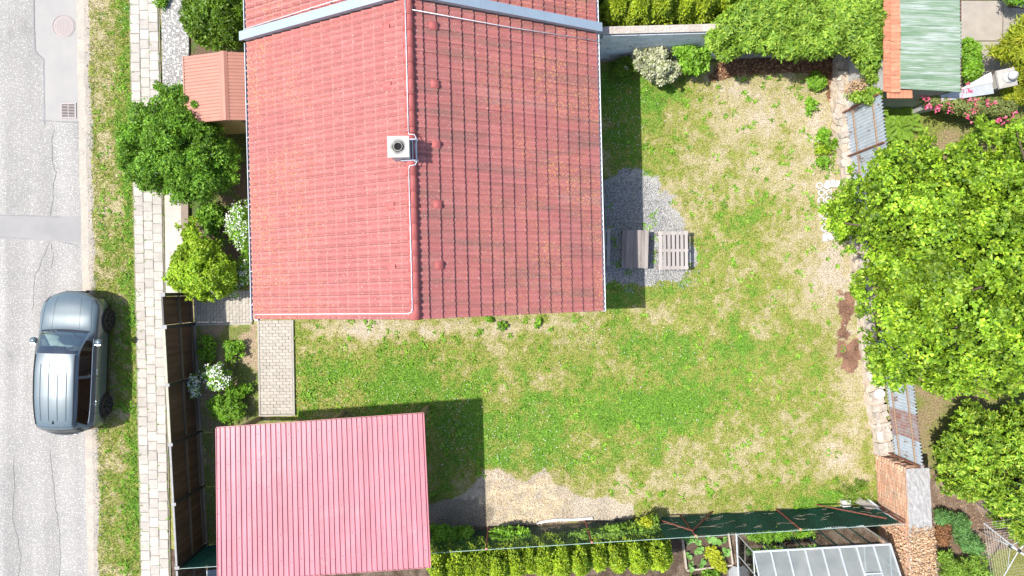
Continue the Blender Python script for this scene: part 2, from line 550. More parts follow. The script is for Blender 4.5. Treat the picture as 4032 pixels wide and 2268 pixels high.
M_SAND = mat('road_edge_sand', (.43, .37, .30), (.33, .30, .26), 3, .95, bump=.6, speck=[(22, .62, (.5, .48, .45)), (15, .66, (.25, .22, .19))])
rs = np.random.RandomState(5)
ys = np.arange(-14, 14.01, .12)
ea = xs(326) + (fbm(ys, ys * 0, .6, 1) - .5) * .06
eb = xs(380) + (fbm(ys, ys * 0, .5, 4) - .5) * .2
mb = MB(); mb.grid([[(a, y, .034), ((a + b) / 2, y, .036), (b, y, -.012)] for a, b, y in zip(ea, eb, ys)])
o = mb.build('road_edge', M_SAND, M=ST)
tag(o, 'sandy gravel edge of the road along the grass verge', 'road edge', kind='structure')
M_PATCH = mat('smooth_asphalt', (.285, .275, .262), (.315, .30, .28), 1.2, .8, bump=.4, bscale=90, bdist=.006)
M_PATCH2 = mat('grey_asphalt', (.235, .228, .222), (.265, .256, .246), 1.5, .8, bump=.4, bscale=90, bdist=.006)
M_TAR = mat('tar', (.17, .17, .175), (.21, .21, .21), 4, .6, bump=.2)
M_CRACK = mat('crack', (.20, .19, .18), (.25, .24, .225), 8, .9)
def ribbon(pts, w, z, name, m, parent, jit=.0, seed=1):
    r = random.Random(seed)
    q = []
    for a, b in zip(pts[:-1], pts[1:]):
        n = max(2, int((b - a).length / .1))
        q += [a.lerp(b, k / n) for k in range(n)]
    q.append(pts[-1])
    rows = []
    for k, p in enumerate(q):
        d = (q[min(k + 1, len(q) - 1)] - q[max(k - 1, 0)]).normalized()
        n = Vector((-d.y, d.x, 0))
        p = p + n * r.uniform(-jit, jit)
        ww = w * r.uniform(.6, 1.3) * (0.35 if k in (0, len(q) - 1) else 1)
        rows.append([p + n * ww / 2 + Vector((0, 0, z - p.z)), p - n * ww / 2 + Vector((0, 0, z - p.z))])
    mb = MB(); mb.grid([[r_[1], r_[0]] for r_ in rows])
    return mb.build(name, m, parent)
def sheet(pts, z, name, m, parent):
    mb = MB(); n = len(pts)
    mb.add([Vector((p.x, p.y, z)) for p in pts], [tuple(range(n))])
    return mb.build(name, m, parent)
mpatch = sheet([P(138, -120), P(145, 200), P(178, 235), P(178, 478), P(330, 478), P(322, 200), P(318, -120)][::-1], .034, 'asphalt_patch', M_PATCH, road)
sheet([P(-200, 848), P(240, 850), P(322, 855), P(326, 955), P(240, 950), P(-200, 932)][::-1], .034, 'trench_repair', M_PATCH2, road)
ribbon([P(134, -100), P(137, 120), P(141, 205), P(174, 235), P(176, 330), P(178, 495)], .045, .039, 'tar_seam', M_TAR, road, .004)
ribbon([P(108, 197), P(150, 204)], .04, .0395, 'tar_seam', M_TAR, road)
ribbon([P(158, 474), P(240, 480), P(318, 483)], .035, .0395, 'tar_seam', M_TAR, road)
ribbon([P(-150, 843), P(120, 850), P(246, 856)], .045, .039, 'tar_seam', M_TAR, road, .003)
ribbon([P(-150, 922), P(60, 936), P(120, 942)], .035, .039, 'tar_seam', M_TAR, road, .003)
ribbon([P(235, 952), P(280, 960), P(320, 974)], .04, .039, 'tar_seam', M_TAR, road, .004)
for k, pts in enumerate([
    [(218,505),(206,560),(208,640),(222,680),(212,730),(210,790),(205,820),(198,850)],
    [(205,945),(182,990),(158,1050),(138,1090),(134,1160),(130,1220)],
    [(222,660),(240,672)],
    [(200,1770),(206,1850),(216,1930),(222,2000),(236,2090),(240,2190),(236,2300)],
    [(56,1790),(60,1900),(52,2040),(70,2110),(84,2180),(74,2290)],
    [(205,955),(212,1010),(206,1060)]]):
    ribbon([P(*p) for p in pts], .013, .0385, 'crack', M_CRACK, road, .02, k + 3)

# manhole cover and drain grate
M_RUST = mat('pinkish_cast_iron', (.35, .29, .275), (.32, .285, .27), 12, .75, bump=.3)
M_IRON = mat('weathered_iron', (.30, .265, .26), (.25, .22, .215), 18, .6, .3)
M_DARK = mat('dark_void', (.012, .012, .012), bump=0, rough=.9)
c0 = P(253, 105)
mh = thing('manhole_cover', (c0.x, c0.y, .03), 'round pinkish iron manhole cover in the smooth asphalt patch', 'manhole')
MB().lathe([(.36,.004),(.36,.014),(.33,.016),(.325,.006)], 40).build('frame_ring', M_IRON, mh, False)
mb = MB().lathe([(.318,.005),(.318,.012),(.30,.014),(.0001,.014)], 40)
mb.build('cover', M_RUST, mh, False)
mb = MB()
for k in range(-5, 6):
    for j in range(-5, 6):
        if k*k + j*j < 27: mb.box((k * .05, j * .05, .0165), (.028, .028, .006), .78)
mb.build('tread_studs', M_RUST, mh, False)
c0 = P(273, 437)
dg = thing('drain_grate', (c0.x, c0.y, .034), 'square rusty storm drain grate at the lower end of the asphalt patch', 'drain', R(1.2))
mb = MB()
mb.box((0, 0, .003), (.44, .44, .004)); mb.build('pit', M_DARK, dg, False)
mb = MB()
for s in (-1, 1):
    mb.box((s * .22, 0, .012), (.045, .48, .02)); mb.box((0, s * .2177, .0115), (.395, .045, .02))
mb.build('frame', M_IRON, dg, False)
for k in range(8): MB().box((0, -.165 + k * .047, .013), (.392, .022, .016)).build('bar', M_IRON, dg, False)
MB().box((0, 0, .0205), (.022, .39, .006)).build('cross_bar', M_IRON, dg, False)

# ---- pavement of square slabs
M_PAVER = mat('concrete_paver', (.44, .405, .36), (.37, .34, .30), 5, .9, bump=.5, bscale=45, rv=.13,
              speck=[(30, .62, (.27, .25, .22)), (14, .66, (.30, .28, .25))], bdist=.015)
M_JOINT = mat('sandy_joint', (.26, .23, .18), (.17, .17, .09), 9, .95)
mb = MB(); mb.add([(xs(532), -12, .03), (xs(652), -12, .03), (xs(652), 12, .03), (xs(532), 12, .03)], [(0,1,2,3)])
pav = mb.build('pavement', M_JOINT, M=ST)
tag(pav, 'pavement of three rows of weathered square concrete slabs', 'pavement', kind='structure')
def slabmesh(w, l, h, b=.012, seed=0):
    r = random.Random(seed)
    mb = MB(); x, y = w / 2, l / 2
    j = lambda: r.uniform(-.005, .005)
    o_ = [(-x+j(), -y+j()), (x+j(), -y+j()), (x+j(), y+j()), (-x+j(), y+j())]
    vs = [(a, c_, 0) for a, c_ in o_] + [(a, c_, h - b) for a, c_ in o_] + [(a * (1 - b*1.4/x), c_ * (1 - b*1.4/y), h + r.uniform(-.002, .002)) for a, c_ in o_]
    mb.add(vs, [(8,9,10,11)] + [(k, (k+1)%4, 4+(k+1)%4, 4+k) for k in range(4)] + [(4+k, 4+(k+1)%4, 8+(k+1)%4, 8+k) for k in range(4)])
    return mb.mesh('slab')
pm = [slabmesh(.281, .287, .05, seed=k) for k in range(6)]
colx = [xs(556), xs(592.5), xs(629)]
for ci in range(3):
    y = -11.6 + (.0, .14, .05)[ci]
    while y < 11.6:
        M = Matrix.Translation((colx[ci] + rnd.uniform(-.006, .006), y, .012 + rnd.uniform(-.006, .006))) @ Matrix.Rotation(rnd.uniform(-.02, .02) + rnd.choice((0, math.pi)), 4, 'Z') @ Matrix.Rotation(rnd.uniform(-.012, .012), 4, 'X')
        link('paving_slab', rnd.choice(pm), M_PAVER, pav, M, False)
        y += .296 + rnd.uniform(-.003, .003)

# concrete aprons beside the pavement
M_LICH = mat('lichen_concrete', (.20, .19, .18), (.25, .24, .225), 3, .9, bump=.4, speck=[(11, .55, (.56, .55, .53)), (24, .57, (.5, .49, .47)), (40, .6, (.13, .125, .12))])
M_CONC = mat('pale_concrete', (.47, .43, .385), (.40, .36, .315), 2.2, .9, bump=.45, speck=[(3.2, .66, (.30, .275, .25)), (40, .66, (.33, .31, .28))])
def slab_thing(name, pts, z, m, label, cat, kind='structure'):
    mb = MB(); mb.prism([(P(*p).x, P(*p).y) for p in pts][::-1], -.02, z)
    return tag(mb.build(name, m), label, cat, kind=kind)
slab_thing('concrete_slab', [(636,-140),(745,-140),(748,205),(738,330),(720,420),(648,420)], .085, M_LICH, 'grey concrete slab blotched with white lichen beside the pavement', 'slab')
slab_thing('concrete_strip', [(652,700),(716,700),(717,860),(724,960),(720,1165),(657,1165)], .075, M_CONC, 'pale cracked concrete strip between the pavement and the front shrub', 'slab')
slab_thing('concrete_kerb', [(718,700),(747,700),(748,900),(720,905)], .12, mat('brown_concrete', (.25,.20,.16), (.2,.16,.13), 4, .9), 'brownish concrete kerb stone beside the dark front garden bed', 'kerb')

# ---- block paved paths
M_BLOCK = mat('beige_block', (.40, .365, .315), (.35, .32, .275), 6, .9, bump=.4, rv=.08, speck=[(60, .66, (.28, .255, .22))])
M_EDGE = mat('edging_concrete', (.37, .345, .30), (.31, .29, .25), 6, .9, rv=.06)
M_JOINT2 = mat('dark_joint', (.17, .15, .12), (.13, .12, .07), 9, .95)
bm_ = [slabmesh(.195, .0955, .05, .006, k) for k in range(3)]
def path(name, label, org, rot, nlen, nrow, ew):
    root = thing(name, org, label, 'path', rot)
    root['kind'] = 'structure'
    W_, L_ = nlen * .2, nrow * .1
    MB().box((W_ / 2, -L_ / 2, .0), (W_, L_, .05)).build('bedding', M_JOINT2, root, False)
    for r_ in range(nrow):
        off = -.1 if r_ % 2 else 0
        for c_ in range(nlen + (1 if off else 0)):
            x = off + c_ * .2 + .1
            half = off and c_ in (0, nlen)
            sx = .5 if half else 1
            if half: x = .05 if c_ == 0 else W_ - .05
            M = Matrix.Translation((x, -r_ * .1 - .05, .0 + rnd.uniform(-.003, .003))) @ Matrix.Rotation(rnd.uniform(-.008, .008), 4, 'Z') @ Matrix.Diagonal((sx, 1, 1, 1))
            link('paving_block', rnd.choice(bm_), M_BLOCK, root, M, False)
    for (x, y, sx, sy, n) in ew:
        for k in range(n):
            if sx > sy: MB().box((x + sx / n * (k + .5), y, .01), (sx / n - .006, sy, .10)).build('edging_stone', M_EDGE, root, False)
            else: MB().box((x, y + -sy / n * (k + .5), .01), (sx, sy / n - .006, .10)).build('edging_stone', M_EDGE, root, False)
    return root
p = P(1023, 1262)
path('garden_path', 'beige block paved path leading down from the house corner to the carport', (p.x, p.y, .012), R(1.0), 5, 29, [(-.03, 0, .05, 2.95, 3), (1.03, 0, .05, 2.95, 3), (0, -2.935, 1.0, .05, 1)])
p = P(768, 1275)
path('gate_path', 'beige block paved path from the wooden gate to the house', (p.x, p.y, .010), R(91.2), 5, 18, [(-.03, 0, .05, 1.78, 2)])

# ================================================================== HOUSE
PHI = R(1.4)
HO = Vector((-2.243, -.722, 0))
HW, ZE, ZR = 4.665, 3.0, 5.6
TH = math.atan2(ZR - ZE, HW)
SLEN = math.hypot(HW, ZR - ZE)
NROW, NCOL = 16, 25
RP, CP = SLEN / NROW, .2972
M_WALL = mat('render_wall', (.62, .58, .50), (.56, .52, .45), 3, .9)
M_UNDER = mat('roof_battens', (.05, .03, .025), bump=0)

# roof tile material: per-tile tint from the tile's place on the roof, lichen and weathering
t = NT('clay_tile')
tc = t.n('ShaderNodeMapping'); t.l(t.pos(), tc.inputs[0])
tc.vector_type = 'TEXTURE'
tc.inputs['Location'].default_value = HO
tc.inputs['Rotation'].default_value = (0, 0, PHI)
sn = t.n('ShaderNodeVectorMath', operation='SNAP'); t.l(tc.outputs[0], sn.inputs[0]); sn.inputs[1].default_value = (HW / NROW, CP, 50)
wn = t.n('ShaderNodeTexWhiteNoise'); t.l(sn.outputs[0], wn.inputs[0])
base = t.ramp(wn.outputs[0], [(0, (.365, .122, .113)), (.5, (.39, .132, .122)), (1, (.41, .143, .132))])
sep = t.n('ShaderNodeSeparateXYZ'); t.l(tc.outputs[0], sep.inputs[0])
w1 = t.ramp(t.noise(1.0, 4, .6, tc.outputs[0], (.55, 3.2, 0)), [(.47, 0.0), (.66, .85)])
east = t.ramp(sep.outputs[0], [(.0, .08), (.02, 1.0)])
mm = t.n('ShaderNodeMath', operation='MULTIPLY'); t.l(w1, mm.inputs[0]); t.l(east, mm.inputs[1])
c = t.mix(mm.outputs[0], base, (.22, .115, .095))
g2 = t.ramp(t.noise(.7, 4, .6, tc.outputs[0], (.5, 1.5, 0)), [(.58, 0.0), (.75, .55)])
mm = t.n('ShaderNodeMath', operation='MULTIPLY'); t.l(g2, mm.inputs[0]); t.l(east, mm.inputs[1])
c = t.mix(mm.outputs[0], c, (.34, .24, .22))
# grime plus painted-in wave shade in the tile valleys, grime at the side joints
def mth(op, a, b=None):
    m_ = t.n('ShaderNodeMath', operation=op)
    for s_, v_ in ((0, a), (1, b)):
        if v_ is None: continue
        if isinstance(v_, (int, float)): m_.inputs[s_].default_value = v_
        else: t.l(v_, m_.inputs[s_])
    return m_.outputs[0]
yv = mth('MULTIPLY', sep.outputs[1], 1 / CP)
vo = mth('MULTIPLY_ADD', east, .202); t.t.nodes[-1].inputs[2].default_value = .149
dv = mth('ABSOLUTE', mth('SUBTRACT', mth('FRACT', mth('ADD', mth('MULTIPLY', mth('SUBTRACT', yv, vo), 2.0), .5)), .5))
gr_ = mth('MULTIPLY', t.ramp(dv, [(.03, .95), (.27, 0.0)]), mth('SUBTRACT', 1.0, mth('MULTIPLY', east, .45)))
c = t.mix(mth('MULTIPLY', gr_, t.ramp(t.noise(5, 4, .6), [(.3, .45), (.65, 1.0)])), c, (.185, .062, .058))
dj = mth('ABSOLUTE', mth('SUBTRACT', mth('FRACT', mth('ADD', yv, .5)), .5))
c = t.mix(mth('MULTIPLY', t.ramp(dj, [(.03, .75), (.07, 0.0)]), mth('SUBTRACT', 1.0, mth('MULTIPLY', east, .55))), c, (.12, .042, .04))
ed_ = mth('MULTIPLY', mth('ABSOLUTE', sep.outputs[0]), .2)
zone_ = mth('MULTIPLY', t.ramp(t.noise(.9, 3, .5), [(.38, 0.0), (.62, 1.0)]), t.ramp(mth('ADD', ed_, mth('MULTIPLY', east, .25)), [(.35, .03), (.95, .75)]))
l1 = t.ramp(t.noise(20, 3, .6), [(.53, 0.0), (.62, .9)])
mm = t.n('ShaderNodeMath', operation='MULTIPLY'); t.l(zone_, mm.inputs[0]); t.l(l1, mm.inputs[1])
c = t.mix(mm.outputs[0], c, (.60, .31, .10))
l2 = t.ramp(t.noise(27, 2, .5, sx=(1, 1, 1.3)), [(.66, 0.0), (.70, .7)])
c = t.mix(l2, c, (.55, .42, .37))
uf = mth('FRACT', mth('MULTIPLY', mth('SUBTRACT', mth('ABSOLUTE', sep.outputs[0]), .03), NROW / HW))
lipm = mth('MULTIPLY', t.ramp(uf, [(.84, 0.0), (.90, .38)]), t.ramp(t.noise(30, 3, .6), [(.46, 0.0), (.56, 1.0)]))
c = t.mix(mth('MULTIPLY', lipm, mth('SUBTRACT', 1.0, mth('MULTIPLY', east, .85))), c, (.52, .30, .25))
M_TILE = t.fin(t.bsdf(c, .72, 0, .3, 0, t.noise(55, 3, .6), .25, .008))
M_RIDGE = mat('ridge_clay', (.42, .115, .105), (.37, .10, .09), 4, .65, rv=.06, speck=[(24, .68, (.58, .45, .40)), (7, .68, (.12, .08, .07))])
M_ZINC = mat('zinc', (.50, .54, .58), (.45, .49, .53), 5, .45, .35, bump=.1)
M_GUT = mat('gutter_zinc', (.30, .33, .37), (.26, .29, .33), 4, .5, .3, bump=.1)
M_GUTW = mat('gutter_white', (.66, .68, .70), (.58, .60, .63), 4, .5, .2, bump=.1)
M_WIRE = mat('galvanised_wire', (.70, .72, .75), (.62, .64, .67), 8, .45, .3, bump=0)

def tile_geo(seed):
    r = random.Random(seed)
    W_, L_, n = CP + .010, RP + .055, 14
    tilt = .050 + r.uniform(-.003, .003)
    vs, fs = [], []
    for k in range(n + 1):
        a = -W_ / 2 + W_ * k / n
        zz = .034 * (.5 + .5 * math.cos(4 * math.pi * (a + .03) / CP)) ** 1.7 - .012
        zz += (.014 if k == n else (-.006 if k == 0 else 0))
        vs += [(a, 0, zz + .004), (a, L_, zz + tilt), (a, L_ - .004, zz + tilt - .045)]
    for k in range(n):
        b = 3 * k
        fs += [(b, b+3, b+4, b+1), (b+1, b+4, b+5, b+2)]
    fs += [(0, 1, 2), (3*n, 3*n+2, 3*n+1)]
    return vs, fs
TG = [tile_geo(k) for k in range(5)]
TMESH = [pydata('roof_tile', v, f, False) for v, f in TG]
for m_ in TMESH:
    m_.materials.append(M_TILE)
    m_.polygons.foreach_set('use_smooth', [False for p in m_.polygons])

def slope_frame(side):
    c_, s_ = math.cos(TH), math.sin(TH)
    b = Vector((side * c_, 0, -s_)); n = Vector((side * s_, 0, c_)); a = b.cross(n)
    M = Matrix((a, b, n)).transposed().to_4x4()
    M.translation = Vector((0, 0, ZR))
    return M
def roof_side(root, side, v0, ncol, solo, seed):
    """tiles of one slope; SOLO(row, column) says which ones are objects of their own"""
    r = random.Random(seed)
    SF = slope_frame(side)
    mb = MB()
    L_ = ncol * CP
    y0, y1 = (v0, v0 + L_)
    z_ = -.075
    A = SF @ Vector((0, 0, z_)); B = SF @ Vector((0, SLEN - .03, z_)); dn = (SF.to_3x3() @ Vector((0, 0, -.12)))
    vs = []
    for q in (A, B, B + dn, A + dn): vs += [(q.x, y0 + .03, q.z), (q.x, y1 - .0, q.z)]
    mb.add(vs, [(0,2,3,1),(2,4,5,3),(4,6,7,5),(6,0,1,7),(0,6,4,2),(1,3,5,7)])
    slope = mb.build('roof_slope', M_UNDER, root, False)
    jm = MB()
    for row in range(NROW):
        for cc in range(ncol):
            v = v0 + (cc + .5) * CP
            loc = SF @ Vector((0, row * RP - .02, -.052)); loc.y = v + r.uniform(-.004, .004)
            M = SF.copy(); M.translation = loc
            M = M @ Matrix.Rotation(r.uniform(-.008, .008), 4, 'Z') @ Matrix.Rotation(r.uniform(-.003, .006), 4, 'X')
            k = r.randrange(5)
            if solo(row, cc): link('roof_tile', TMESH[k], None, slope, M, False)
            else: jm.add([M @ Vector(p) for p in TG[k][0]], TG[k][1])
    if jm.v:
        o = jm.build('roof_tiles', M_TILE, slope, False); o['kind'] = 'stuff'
    return slope

house = thing('house', HO, 'house with red tiled gable roof, chimney and grey gutters', 'house', PHI)
VB, VL = 0.0, NCOL * CP
mb = MB()
ww = HW - .42
pr = [(-ww, 0), (ww, 0), (ww, ZE + .42 * math.tan(TH) - .26), (0, ZR - .26), (-ww, ZE + .42 * math.tan(TH) - .26)]
vs = [(x, .22, z) for x, z in pr] + [(x, VL, z) for x, z in pr]
mb.add(vs, [(0,1,2,3,4), (9,8,7,6,5), (0,5,6,1), (1,6,7,2), (2,7,8,3), (3,8,9,4), (4,9,5,0)])
mb.build('wall', M_WALL, house, False)
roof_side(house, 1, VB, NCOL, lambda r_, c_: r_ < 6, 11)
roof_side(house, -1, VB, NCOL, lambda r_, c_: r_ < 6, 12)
def ridge(root, v0, v1, mtl):
    n = int((v1 - v0) / .37)
    for k in range(n):
        a = v0 + (v1 - v0) * k / n; b = v0 + (v1 - v0) * (k + 1) / n + .05
        rows = []
        for (y, rr, dz) in ((a, .128, 0.012), (b - .05, .116, 0), (b, .112, -.004)):
            rows.append([(-math.cos(math.pi * j / 10) * rr, y, ZR - .055 + math.sin(math.pi * j / 10) * rr * .95 + dz) for j in range(11)])
        rows.insert(0, [(x * .86, y + .004, z - .02) for x, y, z in rows[0]])
        MB().grid(rows).build('ridge_tile', mtl, root, False, True)
ridge(house, -.02, VL - .02, M_RIDGE)
# verge boards at the gable
for side in (-1, 1):
    SF = slope_frame(side)
    a, b = SF @ Vector((0, -.0, -.12)), SF @ Vector((0, SLEN - .02, -.12))
    MB().beam((a.x, .012, a.z), (b.x, .012, b.z), .03, .16).build('verge_board', mat('verge_red', (.35, .09, .08), (.3, .08, .07)), house, False)
def gutter(root, side, v0, v1, m_, r_=.068):
    x0, z0 = side * (HW + .035), ZE - .085
    rows = []
    for y in (v0, v1):
        o_ = [(x0 + r_ * math.cos(a), y, z0 + r_ * math.sin(a)) for a in [math.pi + math.pi * k / 10 for k in range(11)]]
        i_ = [(x0 + (r_ - .008) * math.cos(a), y, z0 + (r_ - .008) * math.sin(a) + .002) for a in [2 * math.pi - math.pi * k / 10 for k in range(11)]]
        rows.append(o_ + i_ + [o_[0]])
    g_ = MB().grid(rows).build('gutter', m_, root, False)
    e_ = side * (HW + .035 + r_)
    MB().tube([(e_, v0, z0 + .004), (e_, v1, z0 + .004)], .011, 8).build('gutter_bead', M_GUTW, g_, False)
    for y in (v0 + .004, v1 - .004):
        mb = MB(); n = 11
        mb.add([(x0 + r_ * math.cos(math.pi + math.pi * k / 10), y, z0 + r_ * math.sin(math.pi + math.pi * k / 10)) for k in range(n)], [tuple(range(n))])
        mb.build('end_cap', m_, g_, False)
    y = v0 + .4
    while y < v1:
        MB().box((x0, y, z0 + .006), (2 * r_ + .02, .022, .006)).build('gutter_bracket', M_GUT, g_, False)
        y += .9
    return g_
gutter(house, -1, -.02, VL, M_GUT)
gutter(house, 1, -.02, VL, M_GUTW, .06)
# raised vent tiles below the ridge
def ventmesh():
    n = 8
    rows = []
    for (y, s_) in ((0, .25), (.05, .85), (.20, 1.0), (.205, .8)):
        rows.append([((k / n - .5) * .20, y, .045 * s_ * math.sin(math.pi * k / n) ** .5 if 0 < k < n else 0) for k in range(n + 1)])
    rows.append([((k / n - .5) * .19, .203, 0) for k in range(n + 1)])
    return MB().grid(rows).mesh('vent_tile', True)
VM = ventmesh()
for side, px0 in ((1, 0), (-1, 0)):
    for v in (1.25, 2.68, 4.1, 5.52, 6.9):
        M = slope_frame(side); q = M @ Vector((0, 2 * RP - .13, -.012)); q.y = v; M.translation = q
        link('vent_tile', VM, M_RIDGE, house, M, False)
# lightning conductor
def wire(root, pts, holders=0, up=.06):
    o = MB().tube(pts, .011, 6).build('lightning_wire', M_WIRE, root, False, True)
    for k in range(holders):
        f = (k + .5) / holders * (len(pts) - 1); i0 = min(int(f), len(pts) - 2)
        q = Vector(pts[i0]).lerp(Vector(pts[i0 + 1]), f - i0)
        MB().box((q.x, q.y, q.z - up / 2), (.05, .03, up)).build('wire_holder', M_IRON, o, False)
    return o
zr = ZR + .085
def on(side, b, v, h=.06):
    q = slope_frame(side) @ Vector((0, b, h)); return (q.x, v, q.z)
wire(house, [(-.035, VL - .05, zr), (-.035, 4.35, zr)], 5)
wire(house, [(-.035, 4.35, zr), (-.02, 4.26, zr), (.10, 4.25, zr - .01), (.135, 4.18, zr - .03), (.135, 3.62, zr - .03), (.10, 3.55, zr - .01), (-.03, 3.53, zr), (-.045, 3.45, zr)])
wire(house, [(-.045, 3.45, zr), (-.04, .2, zr)], 6)
wire(house, [(-.04, .25, zr), (-.07, .16, zr - .01), on(-1, .16, .135), on(-1, 2.6, .135), on(-1, SLEN - .15, .13), on(-1, SLEN + .05, .06, -.02)], 8)
wire(house, [on(1, .1, VL - .28), on(1, 2.6, VL - .28), on(1, SLEN + .06, VL - .22)], 8)
MB().tube([(-.17, 4.34, ZR), (-.04, 4.30, ZR + .32)], .008, 6).build('air_terminal', M_RUST, house, False)
# chimney
M_CHIM = mat('chimney_render', (.50, .48, .45), (.42, .40, .37), 5, .9)
t = NT('sooty_cap')
cc_ = WM[house.name] @ Vector((-.21, 3.894, 6.1))
vm = t.n('ShaderNodeVectorMath', operation='DISTANCE'); t.l(t.pos(), vm.inputs[0]); vm.inputs[1].default_value = cc_
ad = t.n('ShaderNodeMath', operation='MULTIPLY_ADD'); t.l(t.noise(9, 4, .6), ad.inputs[0]); ad.inputs[1].default_value = .12; t.l(vm.outputs['Value'], ad.inputs[2])
c = t.ramp(ad.outputs[0], [(.16, (.03, .03, .03)), (.27, (.50, .48, .44))])
M_SOOT = t.fin(t.bsdf(c, .9, 0, .2, 0, t.noise(50), .3))
ch = MB(); ch.box((-.19, 3.894, 5.66), (.40, .42, .80)); ch = ch.build('chimney', M_CHIM, house, False)
MB().box((-.21, 3.894, 6.075), (.483, .475, .05)).build('chimney_cap', M_SOOT, ch, False)
T_ = Matrix.Translation((-.21, 3.894, 6.10))
MB().lathe([(.082, -.02), (.088, .05), (.102, .05), (.102, -.02)], 24, T_).build('flue_pipe', mat('flue', (.33, .31, .28), (.2, .19, .17), 8, .6, .2), ch, False, True)
MB().lathe([(.086, .012), (.0001, .012)], 24, T_).build('flue_opening', M_DARK, ch, False)
mb = MB()
mb.box((.10, 3.894, 5.60), (.10, .44, .02)); mb.box((.055, 3.894, 5.66), (.02, .46, .16))
for s in (-1, 1): mb.box((-.05, 3.894 + s * .235, 5.66), (.34, .03, .14))
mb.box((.11, 3.894 + .235, 5.62), (.12, .045, .03)); mb.box((.11, 3.894 - .235, 5.62), (.12, .045, .03))
mb.build('chimney_flashing', M_ZINC, ch, False)
# fire wall cap between the two houses
MF = mat('flashing_metal', (.33, .40, .46), (.30, .36, .415), 2, .4, .3, bump=.06)
for side in (-1, 1):
    n = 3
    for k in range(n):
        a = slope_frame(side) @ Vector((0, -.02 + (SLEN + .1) * k / n, .17)); b = slope_frame(side) @ Vector((0, -.02 + (SLEN + .1) * (k + 1) / n - .004, .17))
        MB().beam((a.x, VL + .11, a.z), (b.x, VL + .11, b.z), .235, .06).build('wall_flashing', MF, house, False)
    a = slope_frame(side) @ Vector((0, 0, .02)); b = slope_frame(side) @ Vector((0, SLEN + .06, .02))
    MB().beam((a.x, VL + .11, a.z), (b.x, VL + .11, b.z), .16, .26).build('fire_wall', M_CHIM, house, False)

# neighbouring half of the house beyond the fire wall
nh = thing('neighbour_house', WM[house.name] @ Vector((0, VL + .22, 0)), 'neighbouring house half with red tiled roof beyond the metal flashing', 'house', PHI)
mb = MB()
vs = [(x, .04, z) for x, z in pr] + [(x, 4.4, z) for x, z in pr]
mb.add(vs, [(0,1,2,3,4), (9,8,7,6,5), (0,5,6,1), (1,6,7,2), (2,7,8,3), (3,8,9,4), (4,9,5,0)])
mb.build('wall', M_WALL, nh, False)
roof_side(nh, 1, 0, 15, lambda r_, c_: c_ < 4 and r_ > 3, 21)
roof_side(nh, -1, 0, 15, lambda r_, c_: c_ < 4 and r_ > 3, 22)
ridge(nh, 0, 4.4, M_RIDGE)
gutter(nh, -1, 0, 4.4, M_GUT); gutter(nh, 1, 0, 4.4, M_GUTW, .06)
wire(nh, [on(-1, .1, .16), on(-1, 2.6, .16), on(-1, SLEN + .06, .10)], 8)

# small white outdoor lamp at the gable corner
q = P(1004, 1254, 2.85)
sc_ = thing('security_camera', (q.x, q.y, q.z), 'small white camera on a bracket at the lower left roof corner', 'camera')
M_WHITE = mat('white_plastic', (.75, .75, .74), (.70, .70, .69), 8, .4, bump=0)
mb = MB(); mb.lathe([(.0001, .0), (.045, .004), (.06, .03), (.06, .10), (.045, .13), (.0001, .135)], 16, Matrix.Rotation(R(70), 4, 'Y')); mb.build('housing', M_WHITE, sc_, False, True)
mb = MB(); mb.lathe([(.05, .136), (.0001, .137)], 16, Matrix.Rotation(R(70), 4, 'Y')); mb.build('lens', M_DARK, sc_, False)
mb = MB(); mb.tube([(.02, 0, .02), (.0, -.06, 0), (.17, -.03, .0), (.20, .30, -.02)], .016, 8); mb.build('bracket', M_WHITE, sc_, False)
mb = MB(); mb.box((.2, .3, -.02), (.1, .02, .12)); mb.build('mount_plate', M_WHITE, sc_, False)

# ================================================================== PORCH SHED with salmon metal roof
M_SALM = mat('salmon_sheet', (.36, .165, .118), (.335, .148, .105), 2.5, .5, .0, .4, bump=.08, rv=.03)
M_YEL = mat('ochre_wall', (.40, .30, .13), (.33, .25, .12), 4, .85)
sh = thing('salmon_shed', (-8.0, 5.6, 0), 'small shed with salmon ribbed metal gable roof against the house', 'shed', R(2.0))
ze, zg, hw_, y0, y1 = 1.98, 2.28, 1.24, -.93, .97
mb = MB()
xw = hw_ - .15
vs = []
for y in (y0 + .12, y1 - .12): vs += [(-xw, y, 0), (xw, y, 0), (xw, y, ze - .05), (0, y, zg - .08), (-xw, y, ze - .05)]
mb.add(vs, [(0,1,2,3,4), (9,8,7,6,5), (0,5,6,1), (1,6,7,2), (2,7,8,3), (3,8,9,4), (4,9,5,0)])
mb.build('wall', M_YEL, sh, False)
MB().box((.55, y0 + .105, 1.0), (.62, .03, 1.9)).build('door', mat('brown_door', (.12, .07, .04), (.09, .05, .03)), sh, False)
n = 20
pw = (y1 - y0) / n
